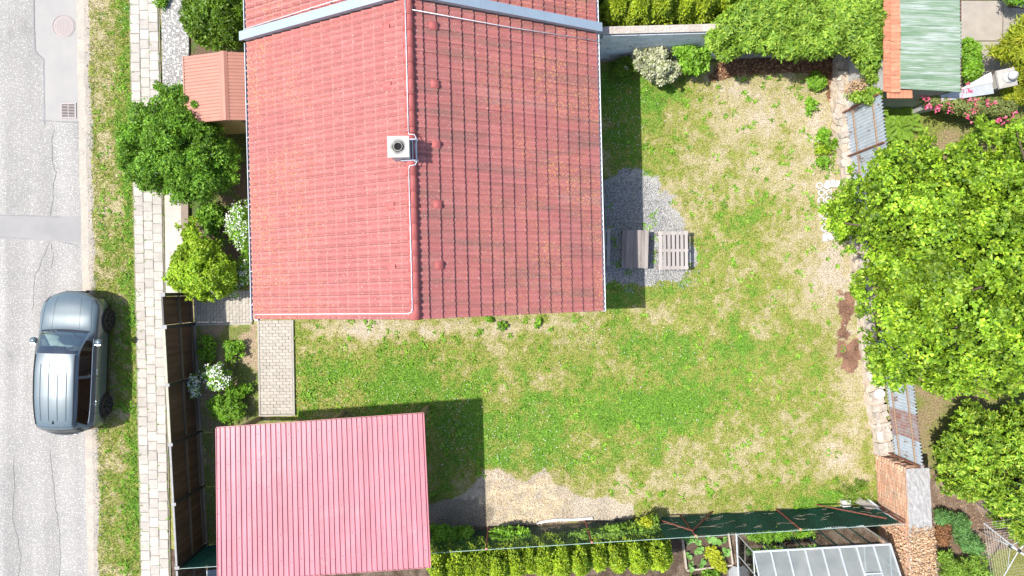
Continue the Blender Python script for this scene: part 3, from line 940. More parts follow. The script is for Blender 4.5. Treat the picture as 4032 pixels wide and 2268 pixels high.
for side in (-1, 1):
    a, b = Vector((0, 0, zg)), Vector((side * hw_, 0, ze))
    L_ = (b - a).length
    mb = MB(); W2 = pw / 2
    prof = [(-W2, -.002), (-W2 + .012, -.002), (-W2 + .02, .012), (W2 - .012, .012), (W2 - .004, -.002), (W2, -.002)]
    mb.grid([[(x, 0, z) for x, z in prof][::-1], [(x, L_, z) for x, z in prof][::-1]])
    me = mb.mesh('roof_strip'); me.materials.append(M_SALM)
    bd = (b - a).normalized(); nn = Vector((-bd.z * side, 0, abs(bd.x))); nn = Vector((side * abs(bd.z), 0, abs(bd.x))); av = bd.cross(nn)
    for k in range(n):
        M = Matrix((av, bd, nn)).transposed().to_4x4(); M.translation = Vector((0, y0 + pw * (k + .5), zg + rnd.uniform(-.002, .002)))
        link('roof_strip', me, None, sh, M, False)
    MB().beam((side * hw_ * .5, 0, (ze + zg) / 2 - .04), (side * hw_ * .5, .001, (ze + zg) / 2 - .04), .01, .01)
    mb = MB(); mb.beam((side * hw_, y0, ze + .004), (side * hw_, y1, ze + .004), .03, .05); mb.build('eave_trim', M_SALM, sh, False)
mb = MB(); rows = [[(-.12, y, zg - .012), (-.03, y, zg + .035), (.03, y, zg + .035), (.12, y, zg - .012)] for y in (y0 - .01, y1 + .01)]
mb.grid([r_[::-1] for r_ in rows]); mb.build('ridge_cap', M_SALM, sh, False)

# ================================================================== CARPORT
M_RED = mat('red_trapezoid_sheet', (.48, .18, .205), (.45, .16, .185), .8, .30, 0, .5, bump=.05, speck=[(2.5, .70, (.50, .22, .22))], hi=.9)
rt = M_RED.node_tree; bs = next(n_ for n_ in rt.nodes if n_.type == 'BSDF_PRINCIPLED'); src_ = bs.inputs['Base Color'].links[0].from_socket
t = NT.__new__(NT); t.m, t.t = M_RED, rt
f = t.ramp(t.noise(1.0, 4, .6, sx=(5, .35, 1)), [(.35, .84), (.65, 1.12)]); c_ = t.mix(1.0, src_, f, 'MULTIPLY')
f = t.ramp(t.noise(1.3, 4, .6), [(.55, 0.0), (.8, .4)]); c_ = t.mix(f, c_, (.50, .30, .30))
t.l(c_, bs.inputs['Base Color'])
M_SCREW = mat('screw_heads', (.22, .10, .11), bump=0, rough=.5)
M_WOOD = mat('carport_timber', (.30, .21, .13), (.24, .17, .10), 4, .8, sx=(1, 1, .2))
cTL, cTR, cBR, cBL = P(852, 1685, 2.66), P(1668, 1627, 2.66), P(1695, 2232, 2.56), P(858, 2290, 2.56)
cp = thing('carport', ((cTL.x + cBR.x) / 2, (cTL.y + cBR.y) / 2, 0), 'open carport with flat roof of red trapezoid metal sheets', 'carport')
def cpt(s, t_, dz=0.0):
    q = cTL.lerp(cTR, s).lerp(cBL.lerp(cBR, s), t_); return Vector((q.x, q.y, q.z + dz))
Wc = (cTR - cTL).length
pitch = .137
nr = int(Wc / pitch)
pitch = Wc / nr
prof = [(0, .0), (.056, .0), (.063, .032), (.097, .032), (.104, .0)]
per = 8
k0 = 0
while k0 < nr:
    k1 = min(nr, k0 + per)
    xs_ = []
    for k in range(k0, k1): xs_ += [(k * pitch + x * pitch / .137, z) for x, z in prof]
    xs_.append((k1 * pitch, 0))
    dz = .003 * ((k0 // per) % 2)
    mb = MB(); mb.grid([[cpt(x / Wc, t_, z + dz) for x, z in xs_] for t_ in (0, .5, 1)])
    pn = mb.build('roof_sheet', M_RED, cp)
    mb = MB()
    for row in range(6):
        for k in range(k0, k1, 2):
            q = cpt((k * pitch + .026) / Wc, (row + .35 + .1 * ((k // 2) % 2)) / 6, .006 + dz)
            mb.lathe([(.012, -.006), (.012, .004), (.0001, .006)], 6, Matrix.Translation(q))
    mb.build('screws', M_SCREW, pn)
    k0 = k1
mb = MB()
for a, b in ((0, 0), (1, 0), (0, 1), (1, 1)): pass
for t_ in (.06, .36, .66, .94): mb.beam(cpt(.01, t_, -.07), cpt(.99, t_, -.07), .08, .12)
mb.build('rafters', M_WOOD, cp)
for s in (.04, .5, .96):
    for t_ in (.06, .94):
        q = cpt(s, t_); mb = MB(); mb.beam((q.x, q.y, 0), (q.x, q.y, q.z - .13), .12, .12, (0, 1, 0)); mb.build('post', M_WOOD, cp)
for t_ in (-.004, 1.004): MB().beam(cpt(0, t_, -.02), cpt(1, t_, -.02), .012, .06).build('edge_trim', M_RED, cp)
for s in (-.0015, 1.0015): MB().beam(cpt(s, 0, -.004), cpt(s, 1, -.004), .016, .055).build('edge_trim', M_RED, cp)

# ================================================================== BROWN WOODEN FENCE + GATE
M_BROWN = mat('dark_brown_boards', (.115, .064, .040), (.078, .045, .029), 6, .75, bump=.5, bscale=30, rv=.22, sx=(1, 1, .12), speck=[(25, .70, (.13, .085, .05))])
M_RAIL = mat('weathered_rail', (.17, .125, .08), (.12, .09, .06), 6, .85, sx=(1, .15, 1), rv=.1)
M_POST = mat('black_steel', (.035, .035, .038), (.025, .025, .028), 8, .5, .2, bump=.1)
M_CAPC = mat('cream_cap', (.46, .43, .33), (.36, .33, .25), 9, .8)
M_CAPG = mat('grey_cap', (.30, .29, .29), (.24, .235, .235), 9, .6)
M_PLINTH = mat('plinth_concrete', (.30, .27, .22), (.24, .21, .17), 5, .9)
FA, FD = Vector((-9.868, -1.107, 0)), (Vector((-9.50, -7.92, 0)) - Vector((-9.868, -1.107, 0))).normalized()
FN = Vector((-FD.y, FD.x, 0))
if FN.x < 0: FN = -FN            # towards the garden
bmesh_ = MB(); bmesh_.box((0, 0, 0), (.022, .098, 1.78)); BOARD = bmesh_.mesh('board'); BOARD.materials.append(M_BROWN)
frz = math.atan2(FD.y, FD.x) + math.pi / 2
def fp(d, n_=0.0, z=0.0): return FA + FD * d + FN * n_ + Vector((0, 0, z))
def fence_run(root, d0, d1, capm, rails=(.22, .98), capw=.035):
    n = int((d1 - d0) / .1)
    for k in range(n):
        q = fp(d0 + (k + .5) * (d1 - d0) / n, (.004 if k % 2 else -.004) + rnd.uniform(-.002, .002), .97 + rnd.uniform(-.004, .004))
        link('board', BOARD, None, root, Matrix.Translation(q) @ Matrix.Rotation(frz + rnd.uniform(-.01, .01), 4, 'Z') @ Matrix.Diagonal((1, ((d1 - d0) / n + .008) / .098, 1, 1)))
    for z in rails:
        MB().beam(fp(d0, .04, z), fp(d1, .04, z), .05, .07).build('rail', M_RAIL, root)
    MB().beam(fp(d0, -.0, 1.885), fp(d1, 0, 1.885), capw + .02, .03).build('cap_rail', capm, root)
def fence_post(root, d, w_=.07, dep=.10):
    MB().beam(fp(d, .035, 0), fp(d, .035, 1.93), w_, dep, tuple(FN)).build('post', M_POST, root)
    MB().beam(fp(d - w_ * .65, .03, 1.935), fp(d + w_ * .65, .03, 1.935), dep * 1.3, .012).build('post_cap', M_CAPG, root)
fence = thing('wooden_fence', fp(3.4), 'long dark brown board fence with black posts between pavement and carport', 'fence')
ds = [0.0, 1.645, 3.33, 5.02, 6.82]
for k in range(4):
    fence_run(fence, ds[k] + .045, ds[k + 1] - .045, M_CAPC if k < 2 else M_CAPG, capw=.05 if k < 2 else .035)
for d in ds[1:]: fence_post(fence, d)
MB().beam(fp(0, .01, .035), fp(6.9, .01, .035), .14, .09).build('plinth', M_PLINTH, fence)
gate = thing('wooden_gate', fp(-.46), 'narrow dark brown wooden gate in a black steel frame at the paved path', 'gate')
n = 8
for k in range(n):
    q = fp(-.86 + (k + .5) * .8 / n, .004 if k % 2 else -.004, .97)
    link('board', BOARD, None, gate, Matrix.Translation(q) @ Matrix.Rotation(frz, 4, 'Z') @ Matrix.Diagonal((1, 1.09, 1, 1)))
MB().beam(fp(-.88, .04, .98), fp(-.04, .04, .98), .05, .07).build('rail', M_RAIL, gate)
MB().beam(fp(-.88, .04, .16), fp(-.04, .04, .16), .05, .07).build('rail', M_RAIL, gate)
MB().beam(fp(-.88, 0, 1.885), fp(-.04, 0, 1.885), .05, .035).build('cap_rail', M_POST, gate)
fence_post(gate, -.92, .09, .12); fence_post(gate, 0, .09, .12)
MB().box(fp(-.10, .06, 1.05), (.12, .03, .02)).build('handle', M_CAPG, gate)
nf = thing('neighbour_fence', fp(7.6), 'brown board fence stub continuing below the green mesh corner', 'fence')
fence_run(nf, 6.92, 8.6, M_CAPG); fence_post(nf, 8.62)

# ================================================================== GREEN MESH FENCE along the bottom
M_MESH = mat('green_plastic_wire', (.035, .13, .085), (.03, .10, .07), 5, .5, bump=0)
M_CLOTH = mat('green_shade_cloth', (.010, .085, .062), (.008, .065, .05), 3, .75, bump=.4, bscale=50)
M_RPOST = mat('rust_red_post', (.20, .065, .045), (.14, .05, .04), 9, .75)
M_TOPW = mat('top_wire', (.34, .47, .42), bump=0, rough=.5)
mA, mB = P(697, 2240, 1.8), P(3566, 2063, 1.8)
mA.z = mB.z = 0
mD = (mB - mA).normalized(); mL = (mB - mA).length
mN = Vector((-mD.y, mD.x, 0))        # towards the garden (+y)
def mp(d, n_=0, z=0): return mA + mD * d + mN * n_ + Vector((0, 0, z))
def md(px, z=1.8): return ((P(px, 2240 - (px - 697) * .0617, z) - mA).dot(mD))
mf = thing('mesh_fence', mp(mL / 2), 'green wire mesh fence on rusty red posts behind the garden', 'fence')
mb = MB()
st = .075
d = 0.0
wv = .0065
while d < mL:
    for s in (1, -1):
        d2 = d + s * 1.75
        a_, b_ = d, d2
        z0_, z1_ = .03, 1.78
        if d2 > mL: z1_ = .03 + (mL - d); b_ = mL
        if d2 < 0: z1_ = .03 + d; b_ = 0
        p0, p1 = mp(a_, 0, z0_), mp(b_, 0, z1_)
        off = mD * wv
        mb.add([p0 - off, p0 + off, p1 + off, p1 - off], [(0, 1, 2, 3)])
    d += st
mo = mb.build('wire_mesh', M_MESH, mf)
MB().tube([mp(0, 0, 1.8), mp(mL / 2, 0, 1.79), mp(mL, 0, 1.8)], .009, 6).build('top_wire', M_TOPW, mf)
for px in (1915, 2330, 2738, 3150):
    d = md(px); mb = MB(); mb.tube([mp(d, .045, 0), mp(d, .045, 1.84)], .028, 10)
    po = mb.build('post', M_RPOST, mf)
    MB().lathe([(.034, 0), (.034, .03), (.0001, .04)], 10, Matrix.Translation(mp(d, .045, 1.825))).build('post_cap', mat('salmon_cap', (.52, .24, .17), bump=0), po)
for px in (1100, 1500):
    d = md(px); MB().tube([mp(d, .045, 0), mp(d, .045, 1.84)], .028, 10).build('post', M_RPOST, mf)
d0 = md(2738)
for (dd, zz) in ((-1.05, .02), (1.0, .02)):
    MB().tube([mp(d0, .075, 1.5), mp(d0 + dd, .10, zz)], .024, 8).build('brace', M_RPOST, mf)
d1 = md(3500)
MB().tube([mp(d1 + .1, .08, 1.5), mp(d1 - 1.3, .12, .05)], .022, 8).build('brace', M_RPOST, mf)
MB().tube([mp(mL - .05, .045, 0), mp(mL - .05, .045, 1.84)], .028, 10).build('post', M_RPOST, mf)
def cloth(dA, dB, z0, z1, label, ruff=.012):
    n = int((dB - dA) / .02)
    rows = []
    for z in (z0, (z0 + z1) / 2, z1):
        rows.append([mp(dA + (dB - dA) * k / n, .018 + ruff * math.sin(k * 1.55) * .5 + .015 * math.sin(k * .13 + z), z) for k in range(n + 1)])
    return tag(MB().grid(rows).build('shade_cloth', M_CLOTH), label, 'shade cloth')
cloth(md(2600, .9), mL - .12, .06, 1.76, 'dark green shade cloth on the mesh fence in front of the greenhouse')
cloth(.06, md(1560), .06, 1.76, 'dark green shade cloth on the mesh fence running under the carport')

# ================================================================== GREY BLOCK WALL by the house
M_GBLK = mat('grey_block', (.68, .71, .735), (.60, .625, .65), 4, .9, rv=.08, speck=[(5, .66, (.24, .25, .26))])
M_COPE = mat('pinkish_coping', (.44, .385, .34), (.36, .31, .275), 6, .9, rv=.08, speck=[(22, .62, (.25, .22, .2))])
bw = thing('block_wall', (4.0, 7.15, 0), 'light grey concrete block wall with pinkish coping beside the house', 'wall')
bd = Vector((1, .026, 0)).normalized(); bn = Vector((bd.y, -bd.x, 0))
b0 = Vector((2.30, 7.06, 0))
def bp(d, n_=0, z=0): return b0 + bd * d + bn * n_ + Vector((0, 0, z))
MB().beam(bp(0, -.11, 1.1), bp(8.2, -.11, 1.1), .18, 2.18).build('core', mat('wall_mortar', (.33, .345, .36), (.29, .30, .31), 4, .95), bw)
MB().beam(bp(0, .03, .06), bp(8.2, .03, .06), .10, .12).build('footing', M_PLINTH, bw)
gb = MB(); gb.box((0, 0, 0), (.492, .03, .242)); GB = gb.mesh('block'); GB.materials.append(M_GBLK)
for row in range(8):
    d = -.25 if row % 2 else 0
    while d < 4.0:
        q = bp(d + .25, -.005 + rnd.uniform(-.003, .003), .12 + row * .25 + .125)
        if d >= 0: link('block', GB, None, bw, Matrix.Translation(q) @ Matrix.Rotation(math.atan2(bd.y, bd.x), 4, 'Z'))
        d += .5
rz_ = math.atan2(bd.y, bd.x)
cpm = MB(); cpm.box((0, 0, 0), (.496, .205, .055))
for k in range(1):
    ring = []
    for j in range(20):
        a = 2 * math.pi * j / 20
        ring.append((.16 * math.copysign(abs(math.cos(a)) ** .55, math.cos(a)) , .058 * math.copysign(abs(math.sin(a)) ** .7, math.sin(a)), .030))
    cpm.tube(ring + [ring[0]], .011, 5, False)
CPM = cpm.mesh('coping_block'); CPM.materials.append(M_COPE)
for k in range(8): link('coping_block', CPM, None, bw, Matrix.Translation(bp(k * .5 + .25, -.105, 2.218)) @ Matrix.Rotation(rz_, 4, 'Z'))

# ================================================================== PALLET FURNITURE on the gravel
M_GREYW = mat('grey_wood', (.36, .325, .30), (.28, .25, .23), 5, .85, bump=.5, bscale=25, rv=.16, sx=(1, .1, 1))
M_DKW = mat('old_dark_wood', (.31, .27, .245), (.19, .16, .145), 3.5, .85, bump=.5, bscale=25, rv=.2, sx=(1.5, .14, 1), speck=[(6, .68, (.34, .31, .29))])
def slat_table(px0, px1, py0, py1, zt, label, gaps, mtl, name='pallet_table', cat='table', rz=0.0):
    a, b = P(px0, py1, zt), P(px1, py0, zt)
    cx, cy, w_, l_ = (a.x + b.x) / 2, (a.y + b.y) / 2, b.x - a.x, b.y - a.y
    root = thing(name, (cx, cy, 0), label, cat, rz)
    n = 7
    bwid = w_ / n
    for k in range(n):
        x = -w_ / 2 + (k + .5) * bwid
        MB().box((x, rnd.uniform(-.006, .006), zt - .011), (bwid - (gaps if gaps else .004), l_, .022)).build('slat', mtl, root, False)
    for y in (-l_ / 2 + .06, 0, l_ / 2 - .06):
        MB().box((0, y, zt - (.018 if gaps else .045)), (w_ - .004, .10 if y else .085, .018 if gaps else .04)).build('cross_board', mtl, root, False)
        for x in (-w_ / 2 + .06, 0, w_ / 2 - .06):
            MB().box((x, y, (zt - .075) / 2 + .01), (.06, .06, zt - .095)).build('leg', mtl, root, False)
    return root
slat_table(2592, 2711, 910, 1062, .62, 'grey slatted pallet table standing in the sun on the gravel', .040, M_GREYW, rz=R(.6))
slat_table(2449, 2553, 906, 1055, .52, 'dark weathered plank table between the two slatted pallets', 0, M_DKW, 'plank_table', rz=R(-1.5))
slat_table(2290, 2404, 900, 1047, .42, 'grey slatted pallet bench half hidden under the house eave', .040, M_GREYW, 'pallet_bench', 'bench', rz=R(-1.0))
q = P(2362, 966, .47)
mb = MB(); mb.box((0, 0, 0), (.36, .62, .07))
me = mb.mesh('seat_cushion'); o = link('seat_cushion', me, mat('pale_cushion', (.55, .56, .53), (.5, .51, .48), 5, .8), None, Matrix.Translation((q.x - .06, q.y, .452)) @ Matrix.Rotation(R(-4), 4, 'Z'))
bv = o.modifiers.new('bevel', 'BEVEL'); bv.width = .03; bv.segments = 3
tag(o, 'pale grey seat cushion lying on the slatted pallet bench', 'cushion')

# ================================================================== OLD STONE WALL on the right boundary
M_STONE = mat('rubble_stone', (.47, .42, .365), (.37, .32, .27), 7, .95, bump=.8, bscale=30, rv=.15, speck=[(9, .64, (.26, .2, .17)), (20, .66, (.55, .52, .49))], bdist=.03)
M_MORT = mat('old_mortar', (.46, .39, .31), (.37, .30, .235), 6, .95, bump=.8, bscale=25, bdist=.03)
wl = [(3338,150),(3322,300),(3318,420),(3330,520),(3350,640),(3378,820),(3400,1000),(3418,1200),(3440,1400),(3458,1560),(3478,1680),(3494,1795)]
wp = [P(x, y, .33) for x, y in wl]
sw = thing('stone_wall', (wp[6].x, wp[6].y, 0), 'low crumbling rubble stone wall along the right edge of the lawn', 'wall')
rows = []
for k, q in enumerate(wp):
    d = (wp[min(k + 1, len(wp) - 1)] - wp[max(k - 1, 0)]); d.z = 0; d.normalize(); n_ = Vector((-d.y, d.x, 0))
    if n_.x < 0: n_ = -n_
    q1 = wp[min(k + 1, len(wp) - 1)]
    for j in range(8 if k < len(wp) - 1 else 1):
        qq = q.lerp(q1, j / 8); u_ = lambda a=.035: Vector((rnd.uniform(-a, a), rnd.uniform(-a, a), rnd.uniform(-a, a) * .8))
        rows.append([qq - n_ * .26 + Vector((0, 0, -.36)) + u_(.05), qq - n_ * .22 + Vector((0, 0, -.2)) + u_(), qq - n_ * .17 + Vector((0, 0, -.07)) + u_(), qq + Vector((0, 0, -.06)) + u_(), qq + n_ * .18 + Vector((0, 0, -.06)) + u_(), qq + n_ * .26 + Vector((0, 0, -.36))])
MB().grid(rows).build('mortar_core', M_MORT, sw)
acc = [0]
for a, b in zip(wp[:-1], wp[1:]): acc.append(acc[-1] + (b - a).length)
def wal(s):
    for k in range(len(wp) - 1):
        if s <= acc[k + 1]:
            q = wp[k].lerp(wp[k + 1], (s - acc[k]) / (acc[k + 1] - acc[k])); d = (wp[k + 1] - wp[k]).normalized(); break
    n_ = Vector((-d.y, d.x, 0))
    if n_.x < 0: n_ = -n_
    return q, d, n_
def stonemesh(seed):
    r = random.Random(seed); mb = MB(); M = Matrix.Identity(4)
    mb.obox(M, (1, 1, 1))
    mb.v = [Vector((v.x * r.uniform(.75, 1.1), v.y * r.uniform(.75, 1.1), v.z * r.uniform(.8, 1.1))) for v in mb.v]
    top = [v for v in mb.v[4:]]
    me = mb.mesh('stone')
    return me
SM = [stonemesh(k) for k in range(7)]
s = .1
while s < acc[-1] - .1:
    q, d, n_ = wal(s)
    L_ = rnd.uniform(.11, .30)
    for off in rnd.choice(((-.12, .12), (-.14, .02, .15), (0.0,), (-.1,), (.08,))):
        wd = rnd.uniform(.13, .22) if off else .34
        M = Matrix.Translation(q + n_ * (off + rnd.uniform(-.03, .03)) + Vector((0, 0, -.07 + rnd.uniform(-.03, .02)))) @ Matrix.Rotation(math.atan2(d.y, d.x) + rnd.uniform(-.35, .35), 4, 'Z') @ Matrix.Rotation(rnd.uniform(-.2, .2), 4, 'X') @ Matrix.Diagonal((L_, wd * rnd.uniform(.85, 1.1), .16, 1))
        link('stone', rnd.choice(SM), M_STONE, sw, M)
    s += L_ * 1.02
# corrugated sheet fences standing behind the wall
M_CORR = mat('galvanised_corrugated', (.53, .59, .66), (.44, .49, .55), 3, .5, .25, bump=.1, speck=[(3.5, .62, (.30, .24, .23))])
M_CORRR = mat('rusty_corrugated', (.33, .165, .145), (.38, .36, .37), 4, .6, .1, bump=.1)
M_RBAR = mat('rusty_bar', (.17, .06, .04), (.22, .10, .06), 12, .8)
M_WBAR = mat('weathered_batten', (.30, .20, .13), (.22, .15, .10), 8, .85)
def corr(A, B, z0, z1, label, rusty, posts, name='corrugated_fence'):
    A, B = Vector((*A, 0)), Vector((*B, 0))
    d = (B - A); L_ = d.length; d.normalize(); n_ = Vector((-d.y, d.x, 0))
    if n_.x > 0: n_ = -n_            # towards the garden (-x)
    root = thing(name, A.lerp(B, .5) + Vector((0, 0, 0)), label, 'fence')
    ns = max(1, round(L_ / .75)); w_ = L_ / ns
    for k in range(ns):
        rows = []
        steps = 60
        for z in (z0, (z0 + z1) / 2, z1):
            rows.append([A + d * (k * w_ + w_ * j / steps) + n_ * (.030 * math.sin(2 * math.pi * (k * w_ + w_ * j / steps) / .098) + .006 * (k % 2)) + Vector((0, 0, z + (.012 * (k % 2) if z == z1 else 0))) for j in range(steps + 1)])
        MB().grid(rows).build('corrugated_sheet', M_CORRR if k in rusty else M_CORR, root, True, True)
    for z in (z0 + (z1 - z0) * .24, z0 + (z1 - z0) * .80):
        MB().beam(A + n_ * .045 + Vector((0, 0, z)), B + n_ * .045 + Vector((0, 0, z)), .03, .04).build('batten', M_WBAR, root)
    for f in posts:
        q = A.lerp(B, f) + n_ * .085
        MB().beam(q + Vector((0, 0, .1)), q + Vector((0, 0, z1 + .02)), .045, .045).build('post', M_RBAR, root)
    return root
corr((10.19, 5.36), (10.55, 2.2), .35, 2.40, 'upper corrugated metal fence panel behind the stone wall near the shed', (), (0.0, .42, .99))
corr((11.15, -1.3), (11.60, -5.10), .50, 1.98, 'lower corrugated metal fence panel between the big tree and the brick wall', (3,), (.33, .98))
q = P(3470, 1553, .5)
o = MB().lathe([(.0001, .02), (.15, .022), (.165, .01), (.165, -.01), (.0001, -.012)], 28, Matrix.Translation((q.x, q.y, .40)) @ Matrix.Rotation(R(5), 4, 'X')).build('round_lid', mat('pale_lid', (.50, .46, .42), (.44, .40, .36), 6, .8))
tag(o, 'round pale plate lying on the stone wall by the corrugated fence', 'plate')

# ================================================================== OLD BRICK WALL bottom right
M_BRICK = mat('old_brick', (.54, .285, .18), (.48, .33, .235), 5, .92, bump=.6, bscale=40, rv=.22, speck=[(8, .63, (.47, .41, .36)), (5, .70, (.22, .17, .14))])
M_BMORT = mat('brick_mortar', (.42, .36, .30), (.36, .30, .24), 6, .95, bump=.6)
M_BTOP = mat('weathered_concrete_top', (.36, .35, .335), (.27, .26, .25), 7, .95, bump=.8, bscale=30, speck=[(32, .60, (.20, .19, .185)), (6, .66, (.40, .34, .28))])
kw = thing('brick_wall', (11.6, -7.2, 0), 'thick old orange brick wall with rough grey concrete top', 'wall')
kA, kB = Vector((11.25, -5.18, 0)), Vector((11.44, -9.6, 0))
kd = (kB - kA).normalized(); kn = Vector((kd.y, -kd.x, 0))
if kn.x > 0: kn = -kn
kr = math.atan2(kd.y, kd.x)
def kp(d, n_=0, z=0): return kA + kd * d + kn * n_ + Vector((0, 0, z))
MB().beam(kp(.03, -.34, .85), kp(4.4, -.34, .85), .62, 1.70).build('core', M_BMORT, kw)
rr_ = [[kp(-.02 + .11 * k, -.0 - .055 * j + rnd.uniform(-.008, .008), 1.755 + rnd.uniform(-.01, .012)) for j in range(13)] for k in range(41)]
tp = MB(); tp.grid(rr_)
tp.beam(kp(-.02, -.335, 1.72), kp(4.4, -.335, 1.72), .645, .055)
tp.build('concrete_top', M_BTOP, kw)
bk = MB(); bk.box((0, 0, 0), (.242, .05, .064)); BK = bk.mesh('brick'); BK.materials.append(M_BRICK)
for row in range(22):
    d = .125 if row % 2 else 0
    while d < 3.2:
        q = kp(d + .125, -.018 + rnd.uniform(-.008, .006), .04 + row * .0765 + .035)
        link('brick', BK, None, kw, Matrix.Translation(q) @ Matrix.Rotation(kr + rnd.uniform(-.02, .02), 4, 'Z') @ Matrix.Rotation(rnd.uniform(-.02, .02), 4, 'X'))
        d += .252
for row in range(22):   # broken end face
    for k in range(2):
        q = kp(.0 + rnd.uniform(-.03, .02), -.13 - k * .26 - (.12 if row % 2 else 0), .075 + row * .0765)
        link('brick', BK, None, kw, Matrix.Translation(q) @ Matrix.Rotation(kr + math.pi / 2 + rnd.uniform(-.06, .06), 4, 'Z'))

# ================================================================== LATTICE BLOCK EDGING, white pole, boards
M_WCONC = mat('white_concrete', (.56, .545, .51), (.48, .465, .43), 7, .9, speck=[(20, .66, (.34, .33, .3))])
le = thing('lattice_edging', P(3237, 830), 'white openwork concrete lattice blocks edging the bed under the big tree', 'edging')
rm = MB(); prf = [(.072, 0), (.072, .085), (.108, .085), (.112, .07), (.112, 0)]
rm.lathe(prf, 8); RM = rm.mesh('lattice_ring')
for r_ in range(8):
    for k in range(2):
        q = P(3224 + r_ * 3.2 + k * 29 + (4 if r_ % 2 else 0), 732 + r_ * 28)
        link('lattice_ring', RM, M_WCONC, le, Matrix.Translation((q.x, q.y, -.005 + rnd.uniform(-.01, .012))) @ Matrix.Rotation(rnd.uniform(-.2, .2), 4, 'Z') @ Matrix.Rotation(rnd.uniform(-.05, .05), 4, 'X'))
for (x, y, a) in ((3255, 726, 0), (3275, 724, .1), (3293, 726, -.1), (3245, 938, 0), (3265, 932, .3)):
    q = P(x, y); MB().box((q.x, q.y, .05), (.13, .21, .09), a).build('edge_slab', M_WCONC, le)
M_BIRCH = mat('white_painted_pole', (.66, .65, .62), (.5, .49, .46), 12, .7, sx=(.3, 1, 1), speck=[(10, .68, (.2, .18, .16))])
pts = [P(*p, .04) for p in ((2113, 2060), (2150, 2053), (2190, 2047), (2262, 2046), (2333, 2041))]
o = MB().tube(pts, [.035, .042, .045, .042, .04], 10).build('white_pole', M_BIRCH); tag(o, 'thin white peeling pole lying along the foot of the mesh fence', 'pole')
q = P(3408, 1988, .1)
o = MB().beam(P(3375, 1968, .06), P(3450, 2008, .45), .24, .03, (.3, .5, 1)).build('grey_board', M_GREYW); tag(o, 'short grey weathered board leaning in the corner by the brick wall', 'board')
rows = []
a, b = P(3412, 1965, .08), P(3522, 2052, 1.05)
dd = (b - a).normalized(); sd = dd.cross(Vector((0, 0, 1))).normalized(); uu = sd.cross(dd)
o = MB().grid([[q + sd * .055 * math.cos(t_) - uu * .055 * math.sin(t_) for t_ in [math.pi * k / 8 for k in range(9)]] for q in (a, b)]).build('old_gutter', M_GUTW)
sm = o.modifiers.new('solid', 'SOLIDIFY'); sm.thickness = .006
tag(o, 'length of pale old gutter leaning on the brick wall', 'gutter')
o = MB().tube([P(3335, 1998, .06), P(3420, 2010, .5), P(3500, 2040, 1.0)], .02, 8).build('rusty_pipe', M_RBAR); tag(o, 'rusty red pipe leaning against the green cloth in the corner', 'pipe')
q = P(3325, 1977)
wb = thing('concrete_block', (q.x, q.y, 0), 'small white concrete block on the grass in the lower right corner', 'block')
MB().box((0, 0, .08), (.26, .20, .16), .1).build('block_body', M_WCONC, wb, False)

# ================================================================== GREEN ROOFED SHED top right
t = NT('worn_green_sheet')
c = t.ramp(t.noise(2.2, 5, .6, sx=(.5, 3, 1)), [(.3, (.15, .24, .145)), (.55, (.21, .29, .195)), (.75, (.32, .365, .32))])
f = t.ramp(t.noise(1.0, 5, .65, sx=(1.1, 19, 1)), [(.46, 0.0), (.62, .8)]); c = t.mix(f, c, (.44, .47, .45))
f = t.ramp(t.noise(1.0, 4, .6, sx=(.5, 24, 1)), [(.52, 0.0), (.62, .6)]); c = t.mix(f, c, (.11, .18, .11))
f = t.ramp(t.noise(9, 4, .6, sx=(.5, 1.5, 1)), [(.70, 0.0), (.74, .8)]); c = t.mix(f, c, (.22, .13, .08))
M_GSHEET = t.fin(t.bsdf(c, .6, .1, .3))
M_OTILE = mat('orange_tile', (.50, .20, .115), (.44, .165, .10), 6, .8, rv=.14, speck=[(10, .70, (.2, .14, .1))])
M_GRWALL = mat('grey_render', (.46, .46, .45), (.38, .38, .37), 5, .95, bump=.6, bscale=30)
gs = thing('garden_shed', (11.5, 7.6, 0), 'garden shed with worn green corrugated roof edged by orange tiles', 'shed')
ax0, ax1, ay0, ay1 = 10.62, 12.36, 5.46, 10.2
MB().box(((10.30 + 12.2) / 2, (5.5 + ay1) / 2, 1.18), (12.2 - 10.30, ay1 - 5.5, 2.36)).build('wall', M_GRWALL, gs)
nsh = 5
for k in range(nsh):
    ya = ay0 + (ay1 - ay0) * k / nsh; yb = ay0 + (ay1 - ay0) * (k + 1) / nsh + .04
    st_ = 52
    rows = []
    for (x, z) in ((ax0, 2.56), ((ax0 + ax1) / 2, 2.50), (ax1, 2.44)):
        rows.append([(x + .02 * math.sin(k * 2.1), ya + (yb - ya) * j / st_ - .035 * (x - ax0), z + .02 * math.sin(2 * math.pi * (ya + (yb - ya) * j / st_) / .105) + .006 * (k % 2)) for j in range(st_ + 1)])
    MB().grid(rows).build('roof_sheet', M_GSHEET, gs, True, True)
MB().beam((ax1 + .012, ay0 - .06, 2.40), (ax1 + .012, ay1, 2.40), .03, .07).build('fascia', mat('dark_brown_fascia', (.10, .05, .04)), gs)
otm = MB(); rows = [[(x, y, .012 * (1 - abs(y) / .06) + (.012 if x > 0 else 0)) for y in (-.056, -.02, .02, .056)] for x in (-.13, .12)]
otm.grid(rows); otm.box((0, 0, -.012), (.25, .112, .02)); OT = otm.mesh('edge_tile'); OT.materials.append(M_OTILE)
y = 5.42
